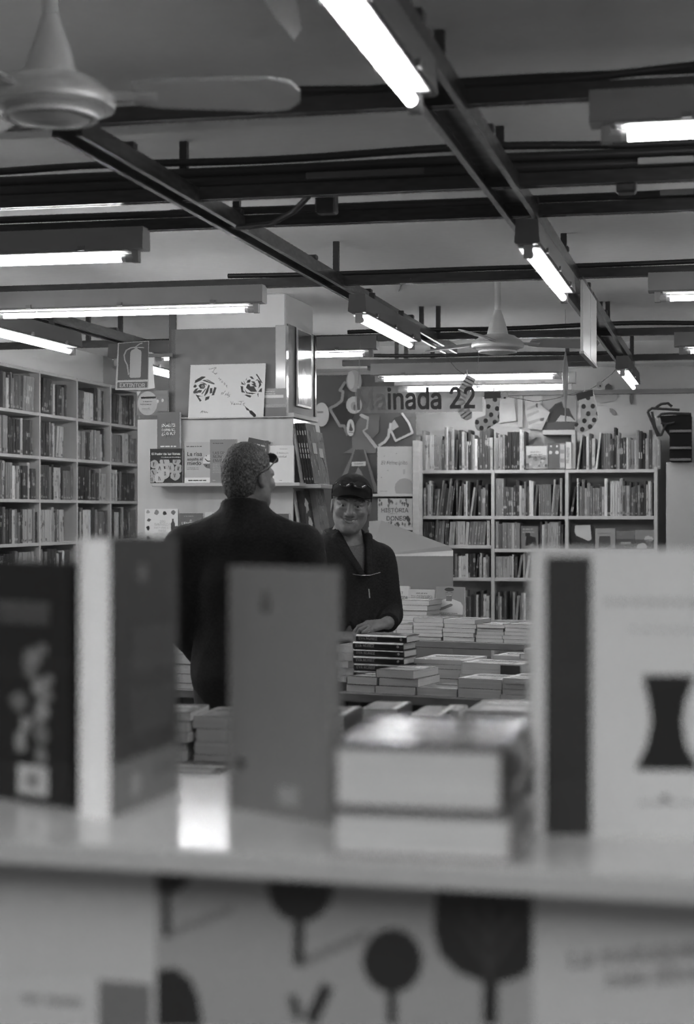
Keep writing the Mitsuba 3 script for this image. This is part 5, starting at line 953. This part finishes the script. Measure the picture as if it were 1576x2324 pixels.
def nets(f, lo, hi, h, q=4):
    lo, hi = np.array(lo, np.float32), np.array(hi, np.float32); nc = np.ceil((hi - lo) / (h * q)).astype(int); n = nc * q + 1
    ci = np.stack(np.meshgrid(*[np.arange(c) for c in nc], indexing='ij'), -1).reshape(-1, 3); dc = f((lo + (ci + .5) * h * q).astype(np.float32))
    V = np.repeat(np.repeat(np.repeat(np.where(dc < 0, -1, 1).reshape(nc).astype(np.float32), q, 0), q, 1), q, 2); V = np.pad(V, ((0, 1),) * 3, mode='edge')
    near = ci[np.abs(dc) < h * q * 1.35]; mask = np.zeros(n, bool)
    for a in range(q + 1):
        for b in range(q + 1):
            for c in range(q + 1): mask[near[:, 0] * q + a, near[:, 1] * q + b, near[:, 2] * q + c] = True
    idx = np.argwhere(mask); V[mask] = f((lo + idx * h).astype(np.float32))
    S = V < 0; cell = np.zeros(n - 1, int)
    for a in (0, 1):
        for b in (0, 1):
            for c in (0, 1): cell += S[a:n[0] - 1 + a, b:n[1] - 1 + b, c:n[2] - 1 + c]
    act = np.argwhere((cell > 0) & (cell < 8)); vid = -np.ones(n - 1, int); vid[tuple(act.T)] = np.arange(len(act)); pos = np.zeros((len(act), 3)); cnt = np.zeros(len(act))
    cs = [(a, b, c) for a in (0, 1) for b in (0, 1) for c in (0, 1)]
    for i, ca in enumerate(cs):
        for cb in cs[i + 1:]:
            if sum(abs(x - y) for x, y in zip(ca, cb)) != 1: continue
            va, vb = V[tuple((act + ca).T)], V[tuple((act + cb).T)]; m_ = (va < 0) != (vb < 0); t = va[m_] / (va[m_] - vb[m_])
            pos[m_] += np.array(ca) + t[:, None] * (np.array(cb) - np.array(ca)); cnt[m_] += 1
    pos = lo + (act + pos / cnt[:, None]) * h; F_ = []
    for ax in range(3):
        u, w = (ax + 1) % 3, (ax + 2) % 3; s0 = [slice(None)] * 3; s1 = [slice(None)] * 3; s0[ax] = slice(0, n[ax] - 1); s1[ax] = slice(1, n[ax]); A_, B_ = S[tuple(s0)], S[tuple(s1)]
        for flip, m_ in ((0, A_ & ~B_), (1, ~A_ & B_)):
            e = np.argwhere(m_); e = e[(e[:, u] > 0) & (e[:, w] > 0) & (e[:, u] < n[u] - 1) & (e[:, w] < n[w] - 1)]
            if not len(e): continue
            du, dw = np.eye(3, dtype=int)[u], np.eye(3, dtype=int)[w]; Q = np.stack([vid[tuple((e - du - dw).T)], vid[tuple((e - dw).T)], vid[tuple(e.T)], vid[tuple((e - du).T)]], 1)
            F_.append(Q[:, ::-1] if flip else Q)
    Q = np.vstack(F_); return pos, np.vstack([Q[:, [0, 1, 2]], Q[:, [0, 2, 3]]])
def fb(p, s, seed=0, o=3): return meshkit.fbm(np.asarray(p, float) * s, o, seed).astype(np.float32) - .5
def head(p, smile=0.0, old=1.0):
    """Head in its own axes: x to its left-to-right, y forward, z up; crown +.115, chin -.117."""
    d = el_(p, (0, -.016, .030), (.074, .094, .084)); d = su(d, el_(p, (0, .022, -.030), (.062, .068, .085)), .03)
    ax = p.copy(); ax[:, 0] = np.abs(ax[:, 0])
    d = su(d, rc(ax, (.042, .004, -.058), (.013, .068, -.097), .020, .019), .045); d = su(d, el_(p, (0, .078, -.098), (.022, .016, .017)), .015)
    d = su(d, rc(ax, (.014, .086, .018), (.050, .064, .012), .010, .010), .014)                  # brow
    d = su(d, el_(ax, (.041, .064, -.030), (.022, .021, .020)), .018)                              # cheeks
    d = ss(d, el_(ax, (.031, .096, -.002), (.019, .014, .012)), .012)                             # sockets
    d = su(d, el_(ax, (.031, .0795, .0062), (.018, .010, .0078)), .004); d = su(d, el_(ax, (.031, .0805, -.0128), (.017, .0095, .0068)), .004)
    d = su(d, rc(p, (0, .088, .004), (0, .110, -.034), .0085, .0138), .010); d = su(d, el_(ax, (.0145, .096, -.038), (.0115, .012, .0095)), .006)
    d = su(d, el_(p, (0, .079, -.064), (.030, .012, .016)), .014)                                  # muzzle
    lip = np.stack([ax[:, 0], p[:, 1], p[:, 2] - smile * 9 * np.minimum(ax[:, 0], .034) ** 2], 1)
    d = su(d, rc(lip, (0, .090, -.058), (.030, .074, -.062), .0050, .0028), .006); d = su(d, rc(lip, (0, .089, -.072), (.026, .074, -.069), .0058, .003), .006)
    d = ss(d, rc(lip, (0, .098, -.065), (.031, .079, -.065), .0046, .0028), .003)
    if old: d = ss(d, rc(ax, (.022, .099, -.036), (.043, .082, -.070), .0032, .0034), .008)        # folds beside the nose
    e = el_(ax, (.077, -.012, -.012), (.010, .019, .032), rot(0, 12, 0)); e = ss(e, el_(ax, (.090, -.008, -.010), (.009, .011, .020)), .006); d = su(d, e, .006)
    return d
def hand(p, w, d, n, side, curl=(25, 40, 30), spread=1.0, s=1.0):
    """A hand at the wrist w, fingers along d, palm facing n; side = +1 puts the thumb on cross(d, n)."""
    w, d, n = (np.asarray(x, float) for x in (w, d, n)); d = d / np.linalg.norm(d); n = n - d * (n @ d); n /= np.linalg.norm(n); t = np.cross(d, n) * side; o = None
    for i, (off, L) in enumerate(((.030, .92), (.010, 1.0), (-.010, .95), (-.029, .75))):
        b = w + d * (.092 - .004 * abs(i - 1)) * s + t * off * s; m = rc(p, w + d * .012 * s + t * off * .55 * s, b, .0135 * s, .0118 * s); o = m if o is None else su(o, m, .010)
    for i, (off, L) in enumerate(((.030, .92), (.010, 1.0), (-.010, .95), (-.029, .75))):
        q = w + d * (.092 - .004 * abs(i - 1)) * s + t * off * s; a = 0; r = .0100
        for j, (l, c) in enumerate(zip((.046, .028, .022), curl)):
            a += math.radians(c + 4 * i); v = d * math.cos(a) + n * math.sin(a) + t * .06 * (1.5 - i) * spread; v /= np.linalg.norm(v); e = q + v * l * L * s
            o = su(o, rc(p, q, e, (r - .0008 * j) * s, (r - .0008 * (j + 1)) * s), .0035); q = e
    q = w + d * .028 * s + t * .024 * s + n * .008 * s
    for l, v, r in ((.042, d * .55 + t * .75 + n * .35, .0135), (.032, d * .8 + t * .35 + n * .45, .0108), (.025, d * .9 + t * .1 + n * .5, .0095)):
        v = v / np.linalg.norm(v); e = q + v * l * s; o = su(o, rc(p, q, e, r * s, (r - .001) * s), .008); q = e
    return o
class Man:
    """Joints in the man's own axes (x to his right when he faces +y is +x, z up), scaled by s and set on the floor."""
    def __init__(m, s=1.0, elbow=None, wrist=None, head_c=(0, .03, 1.635), head_r=(0, 0, 0), hands=None, lean=0.0, smile=0.0, sh=.185, belly=.0, wide=1.0, hs=1.0):
        m.hs = hs
        m.s, m.hc, m.hR, m.hands, m.smile, m.sh, m.belly, m.wide = s, np.array(head_c, np.float32), rot(*head_r), hands or {}, smile, sh, belly, wide
        m.el = elbow or {1: (.25, -.03, 1.14), -1: (-.25, -.03, 1.14)}; m.wr = wrist or {1: (.26, .05, .89), -1: (-.26, .05, .89)}
    def hp(m, p): return (p - m.hc) @ m.hR / np.float32(m.hs)
    def hw(m, q): return np.asarray(q, np.float32) @ m.hR.T * m.hs + m.hc
    def torso(m, p, g=0.0):
        p = p / np.array([m.wide, 1, 1], np.float32)
        d = el_(p, (0, 0, 1.24), (.165 + g, .112 + g, .23 + g)); d = su(d, el_(p, (0, .02, 1.06), (.155 + g + m.belly * .4, .118 + g + m.belly, .17 + g)), .05); d = su(d, el_(p, (0, 0, .93), (.160 + g, .115 + g, .13 + g)), .05)
        ax = p.copy(); ax[:, 0] = np.abs(ax[:, 0]); d = su(d, rc(ax, (.04, -.012, 1.425), (m.sh - .02, -.012, 1.372), .062 + g, .058 + g), .05); return su(d, rc(p, (0, -.01, 1.40), (0, 0, 1.47), .085 + g, .062 + g), .05)
    def arm(m, p, sd, g=0.0):
        s = (sd * m.sh, -.01, 1.370); return su(rc(p, s, m.el[sd], .056 + g, .043 + g), rc(p, m.el[sd], m.wr[sd], .042 + g, .029 + g), .02)
    def legs(m, p, g=0.0):
        d = None
        for sd in (-1, 1):
            l = su(rc(p, (sd * .09, 0, .92), (sd * .10, .015, .49), .082 + g, .056 + g), rc(p, (sd * .10, .015, .49), (sd * .10, -.01, .09), .054 + g, .040 + g), .03); d = l if d is None else su(d, l, .02)
        return d
    def body(m, p):
        q = m.hp(p); d = head(q, m.smile); d = su(d, rc(p, m.hw((0, -.022, -.055)), (0, -.012, 1.44), .055, .062), .025); d = su(d, m.torso(p), .03); d = su(d, m.legs(p), .04)
        for sd in (-1, 1):
            d = su(d, m.arm(p, sd), .03); dr_, nn, ts, cu = m.hands.get(sd, ((0, .1, -1), (-sd, 0, 0), sd, (18, 25, 18))); d = su(d, hand(p, m.wr[sd], dr_, nn, ts, cu), .012)
            f = rc(p, (sd * .10, -.03, .055), (sd * .115, .15, .04), .042, .034); d = su(d, f, .03)
        return d
def set_man(name, m, o, facing, label):
    """Returns the key and a function that writes one of the man's meshes, given in his own axes."""
    k = num(name); a = math.atan2(facing[1], facing[0]) - math.pi / 2; c, s_ = math.cos(a), math.sin(a); R_ = np.array([[c, -s_, 0], [s_, c, 0], [0, 0, 1]])
    def w(v): return (np.asarray(v) * m.s) @ R_.T + np.asarray(o)
    def wr(sub, mesh, bsdf, smooth=True): v, f = vf(mesh); scene[k + sub] = mikit.ply((w(v), f), bsdf, smooth=smooth)
    lab(k, label, 'person'); return k, wr, w
def jacket(m, p, seed, g=.022, hem=.80, openv=None, collar=1.50, cr=.082):
    fold = .012 * fb(p * np.array([1, 1, .55], np.float32), 9, seed) + .006 * fb(p * np.array([1, 1, .6], np.float32), 24, seed + 5, 2)
    d = m.torso(p, g); d = su(d, rc(p, (0, 0, 1.0), (0, 0, hem + .02), .12, .12), .05) if 0 else su(d, el_(p, (0, .0, .93), (.182, .140, .22)), .05)
    for sd in (-1, 1): d = su(d, m.arm(p, sd, g * .85), .028)
    ring = np.maximum(np.abs(np.sqrt(p[:, 0] ** 2 + ((p[:, 1] + .008) * .95) ** 2) - cr) - .007, np.abs(p[:, 2] - (collar - .035) + .22 * p[:, 1]) - .042); d = su(d, ring, .014)
    d = d + fold; d = np.maximum(d, hem - p[:, 2])
    for sd in (-1, 1):                                                      # cuffs
        w_, e_ = np.array(m.wr[sd]), np.array(m.el[sd]); ax = (w_ - e_) / np.linalg.norm(w_ - e_); t = (p - w_) @ ax.astype(np.float32); near = np.sqrt(((p - w_.astype(np.float32)) ** 2).sum(1)) < .12
        d = np.where(near, np.maximum(d, t + .012), d)
    hole = np.maximum(np.sqrt(p[:, 0] ** 2 + ((p[:, 1] + .008) * .95) ** 2) - (cr - .012), 1.44 - p[:, 2]); d = np.maximum(d, -hole)
    if openv is not None:
        z0, wd = openv; d = np.minimum(d, su(rc(p, (.060, .075, 1.475), (-.045, .150, z0 + .005), .022, .012), rc(p, (-.090, .060, 1.475), (-.072, .150, z0 + .005), .022, .012), .005) + .3 * fold)
        v = np.maximum(np.abs(p[:, 0] + .058 - .2 * (p[:, 2] - z0)) - np.clip((p[:, 2] - z0) * wd, 0, .06), -(p[:, 1] - .02)); d = np.maximum(d, -np.maximum(v, z0 - p[:, 2])) 
    return d
# --- the man seen from behind
M1 = Man(1.0, head_c=(.012, .02, 1.632), head_r=(-33, 0, 2), elbow={1: (.262, -.03, 1.13), -1: (-.262, -.02, 1.13)}, wrist={1: (.20, .19, .98), -1: (-.20, .19, .97)}, sh=.215, belly=.01)
q = P(556, 1162, 6.2); d1 = FWD * math.cos(math.radians(8)) + RIGHT * math.sin(math.radians(8))
K1, W1, w1 = set_man('person', M1, (q[0], q[1], 0), d1, 'man with short grey hair and dark jacket, his back turned, sunglasses pushed up')
W1('__body', nets(M1.body, (-.40, -.25, 0), (.40, .34, 1.78), .0042), 'skin')
W1('__jacket', nets(lambda p: jacket(M1, p, 3, .026, .80, None, 1.525, .078), (-.44, -.28, .76), (.44, .34, 1.58), .0065), 'jacket_cloth')
W1('__trousers', nets(lambda p: np.maximum(su(M1.legs(p, .018), el_(p, (0, 0, .93), (.175, .132, .13)), .04) + .008 * fb(p, 12, 8), np.maximum(p[:, 2] - 1.0, .05 - p[:, 2])), (-.26, -.2, .02), (.26, .2, 1.04), .010), bs(.02, .8))
def shoes(p): return np.minimum(*[np.maximum(rc(p, (sd * .10, -.035, .055), (sd * .117, .155, .045), .052, .044), -p[:, 2]) for sd in (-1, 1)])
W1('__shoe', nets(lambda p: np.maximum(rc(p, (.10, -.035, .055), (.117, .155, .045), .052, .044), -p[:, 2]), (.02, -.12, -.01), (.2, .24, .14), .008), bs(.015, .4)); W1('__shoe_001', nets(lambda p: np.maximum(rc(p, (-.10, -.035, .055), (-.117, .155, .045), .052, .044), -p[:, 2]), (-.2, -.12, -.01), (-.02, .24, .14), .008), bs(.015, .4))
def hair1(p):
    q = M1.hp(p); s = el_(q, (0, -.018, .032), (.080, .100, .090)) ; s = su(s, el_(q, (0, -.045, -.03), (.068, .062, .07)), .03)
    a = np.abs(q[:, 0]); line = -.085 + 1.05 * np.maximum(q[:, 1] + .045, 0) + .0 * a; line = np.where(q[:, 1] > .01, .055 + 1.3 * (q[:, 1] - .04), line); line = np.where((q[:, 1] > -.03) & (q[:, 1] <= .03), np.maximum(line, .012 + .4 * (q[:, 1] + .03)), line)
    return np.maximum(s + .006 * fb(p, 90, 2, 2) + .004 * fb(p, 220, 4, 1), (line - q[:, 2]) * .7)
W1('__hair', nets(hair1, (-.14, -.14, 1.48), (.16, .18, 1.78), .0032), 'grey_hair')
def m1h(pts): return w1(M1.hw(pts))
for i, sd in enumerate((-1, 1)):
    W1('__eye' + ('' if i == 0 else '_001'), (M1.hw(np.array(trimesh.creation.icosphere(2, .012).vertices) + [sd * .031, .0745, -.002]), np.array(trimesh.creation.icosphere(2, .012).faces)), bs(.6, .2))
def shades(k, mh, y0, z0, pitch, label, wx=.028, hz=.019):
    """Sunglasses pushed up: lenses, bridge and two temples, in head axes."""
    for i, sd in enumerate((-1, 1)):
        L = trimesh.creation.icosphere(3, 1.0); v = np.array(L.vertices) * [wx, .004, hz]; v[:, 1] -= .0035 * (v[:, 0] / wx) ** 2; v = v @ rot(0, pitch, 0).T + [sd * .033, y0, z0]
        scene[k + '__lens' + ('' if i == 0 else '_001')] = mikit.ply((mh(v), np.array(L.faces)), bs(.012, .06, .7), smooth=True)
        a = np.linspace(0, 2 * math.pi, 25); rim = np.stack([wx * np.cos(a), -.0035 * np.cos(a) ** 2, hz * np.sin(a)], 1) @ rot(0, pitch, 0).T + [sd * .033, y0, z0]
        scene[k + '__rim' + ('' if i == 0 else '_001')] = mikit.ply(tube_t(mh(rim), .0022), bs(.02, .2), smooth=True)
        tp = np.array([[sd * .060, y0 - .005, z0 + .002], [sd * .079, y0 - .035, z0 - .012], [sd * .0835, y0 - .075, z0 - .042], [sd * .082, -.022, .012], [sd * .080, -.040, -.006]])
        scene[k + '__temple' + ('' if i == 0 else '_001')] = mikit.ply(tube_t(mh(tp), .0026), bs(.015, .25), smooth=True)
    scene[k + '__bridge'] = mikit.ply(tube_t(mh(np.array([[-.008, y0 + .001, z0 + .004], [0, y0 + .004, z0 + .006], [.008, y0 + .001, z0 + .004]])), .0022), bs(.02, .2), smooth=True); return lab(k, label, 'sunglasses')
def tube_t(p, r): return tube(p, r, 7)
shades(num('sunglasses'), m1h, .086, .066, 28, 'dark sunglasses pushed up on the forehead of the man with his back turned')
# --- the smiling man in the cap
yaw2 = -15
M2 = Man(.945, head_c=(-.014, .05, 1.622), head_r=(-17, -3, -5), elbow={-1: (-.202, .02, 1.12), 1: (.215, .0, 1.12)}, wrist={-1: (-.140, .205, 1.095), 1: (.12, .20, 1.045)}, smile=1.0, sh=.168, belly=.012, wide=.92, hs=1.08,
         hands={-1: ((1, .25, -.12), (.1, -.45, -1), -1, (20, 35, 25)), 1: ((-1, .3, -.1), (.1, -.45, -1), 1, (25, 40, 30))})
q = P(784, 1162, 7.35); d2 = -FWD * math.cos(math.radians(yaw2)) - RIGHT * math.sin(math.radians(yaw2))
K2, W2, w2 = set_man('person', M2, (q[0], q[1], 0), d2, 'smiling man in a dark cap and open dark jacket, standing behind the black books')
W2('__body', nets(M2.body, (-.40, -.25, 0), (.40, .36, 1.80), .0038), 'skin')
W2('__shirt', nets(lambda p: np.maximum(np.maximum(M2.torso(p, .008) + .004 * fb(p, 20, 3), p[:, 2] - 1.475 + .5 * np.maximum(p[:, 1], -.05)), .9 - p[:, 2]), (-.25, -.2, .85), (.25, .25, 1.52), .008), 'shirt_cloth')
W2('__jacket', nets(lambda p: jacket(M2, p, 13, .020, .84, (1.30, .30), 1.49, .088), (-.44, -.28, .80), (.44, .34, 1.56), .006), 'jacket_cloth')
W2('__trousers', nets(lambda p: np.maximum(su(M2.legs(p, .018), el_(p, (0, 0, .93), (.175, .132, .13)), .04) + .008 * fb(p, 12, 9), np.maximum(p[:, 2] - 1.0, .05 - p[:, 2])), (-.26, -.2, .02), (.26, .2, 1.04), .010), bs(.02, .8))
W2('__shoe', nets(lambda p: np.maximum(rc(p, (.10, -.035, .055), (.117, .155, .045), .052, .044), -p[:, 2]), (.02, -.12, -.01), (.2, .24, .14), .008), bs(.015, .4)); W2('__shoe_001', nets(lambda p: np.maximum(rc(p, (-.10, -.035, .055), (-.117, .155, .045), .052, .044), -p[:, 2]), (-.2, -.12, -.01), (-.02, .24, .14), .008), bs(.015, .4))
def hair2(p):
    q = M2.hp(p); s = su(el_(q, (0, -.018, .030), (.079, .098, .088)), el_(q, (0, -.045, -.03), (.068, .062, .07)), .03); line = -.075 + 1.2 * np.maximum(q[:, 1] + .045, 0)
    return np.maximum(s + .005 * fb(p, 90, 2, 2), (np.where(q[:, 1] > .03, .2, line) - q[:, 2]) * .7)
W2('__hair', nets(hair2, (-.14, -.13, 1.45), (.13, .2, 1.80), .0036), 'grey_hair')
def cap(p):
    q = M2.hp(p); o = el_(q, (0, -.014, .036), (.087, .107, .094)); b = (q[:, 2] - .036) + .06 * (q[:, 1] + .1) * 0; d = np.maximum(o, .030 + .10 * q[:, 1] * 0 - q[:, 2]); d = np.maximum(d, -np.maximum(el_(q, (0, -.014, .036), (.080, .100, .087)), -1))
    return d + .0015 * fb(p, 60, 2, 2)
W2('__cap', nets(cap, (-.14, -.13, 1.59), (.13, .22, 1.80), .0034), bs(.006, .8, .15))
uu, vv = np.meshgrid(np.linspace(-1, 1, 33), np.linspace(0, 1, 9), indexing='ij')
def brim(dz):
    x = .076 * uu * (1 + .0 * vv); y = -.014 + .107 * np.sqrt(1 - np.minimum(.72 * uu ** 2, 1)) - .012 + vv * .068 * np.sqrt(np.maximum(1 - uu ** 2, 0)) ** .7; z = .044 - .022 * uu ** 2 + .004 * vv - .004 * vv * uu ** 2 + dz
    return np.stack([x, y, z], -1).reshape(-1, 3)
i_, j_ = np.meshgrid(np.arange(32), np.arange(8), indexing='ij'); a_ = (i_ * 9 + j_).ravel(); qd = np.stack([a_, a_ + 9, a_ + 10, a_ + 1], 1)
edge = [i * 9 + 8 for i in range(33)]; N_ = 33 * 9; sd_ = np.array([[edge[i], edge[i + 1], edge[i + 1] + N_, edge[i] + N_] for i in range(32)])
W2('__cap_visor', (M2.hw(np.vstack([brim(0), brim(-.003)])), np.vstack([x[:, [0, 1, 2]] for x in (qd, qd[:, ::-1] + N_, sd_)] + [x[:, [0, 2, 3]] for x in (qd, qd[:, ::-1] + N_, sd_)])), bs(.007, .8, .15))
for i, sd in enumerate((-1, 1)):
    ic = trimesh.creation.icosphere(2, .0108); s = '' if i == 0 else '_001'
    W2('__eye' + s, (M2.hw(np.array(ic.vertices) + [sd * .031, .0755, -.003]), np.array(ic.faces)), bs(.22, .2)); ir = trimesh.creation.icosphere(2, .0048); W2(f'__eye{s}__iris', (M2.hw(np.array(ir.vertices) * [1, .5, 1] + [sd * .031, .0848, -.003]), np.array(ir.faces)), bs(.02, .15))
    br = np.array([[sd * .014, .0945, .017], [sd * .032, .091, .023], [sd * .050, .076, .016]]); W2('__eyebrow' + s, tube(M2.hw(br), [.0022, .0030, .0014], 7), 'grey_hair')
te = np.stack([np.linspace(-.021, .021, 9), .0865 - 12 * np.linspace(-.021, .021, 9) ** 2, -.0645 + 6 * np.linspace(-.021, .021, 9) ** 2], 1); W2('__teeth', tube(M2.hw(te), .0026, 6), bs(.5, .3))
for nm, z0_, w_, r_ in (('__lip', -.0585, .030, .0030), ('__lip_001', -.0720, .026, .0036)):
    xs_ = np.linspace(-w_, w_, 13); W2(nm, tube(M2.hw(np.stack([xs_, .0935 - 17 * xs_ ** 2, z0_ + 8.6 * xs_ ** 2], 1)), r_ * np.sqrt(np.maximum(1 - (xs_ / w_) ** 2, .08)), 8), bs(.10, .45))
def m2h(pts): return w2(M2.hw(pts))
shades(num('sunglasses'), m2h, .100, .088, 30, 'dark sunglasses resting above the visor of the cap', .026, .015)
m = M()
m.add(tube(w2(np.array([(.01, .165, 1.312), (-.03, .170, 1.306), (-.07, .166, 1.306), (-.125, .140, 1.318)])), .0014, 6), .2)
m.add(tube(w2(np.array([(-.066, .160, 1.245), (-.070, .160, 1.205)])), .0026, 6), .35); m.put(K2 + '__zipper', 'vc_gloss')
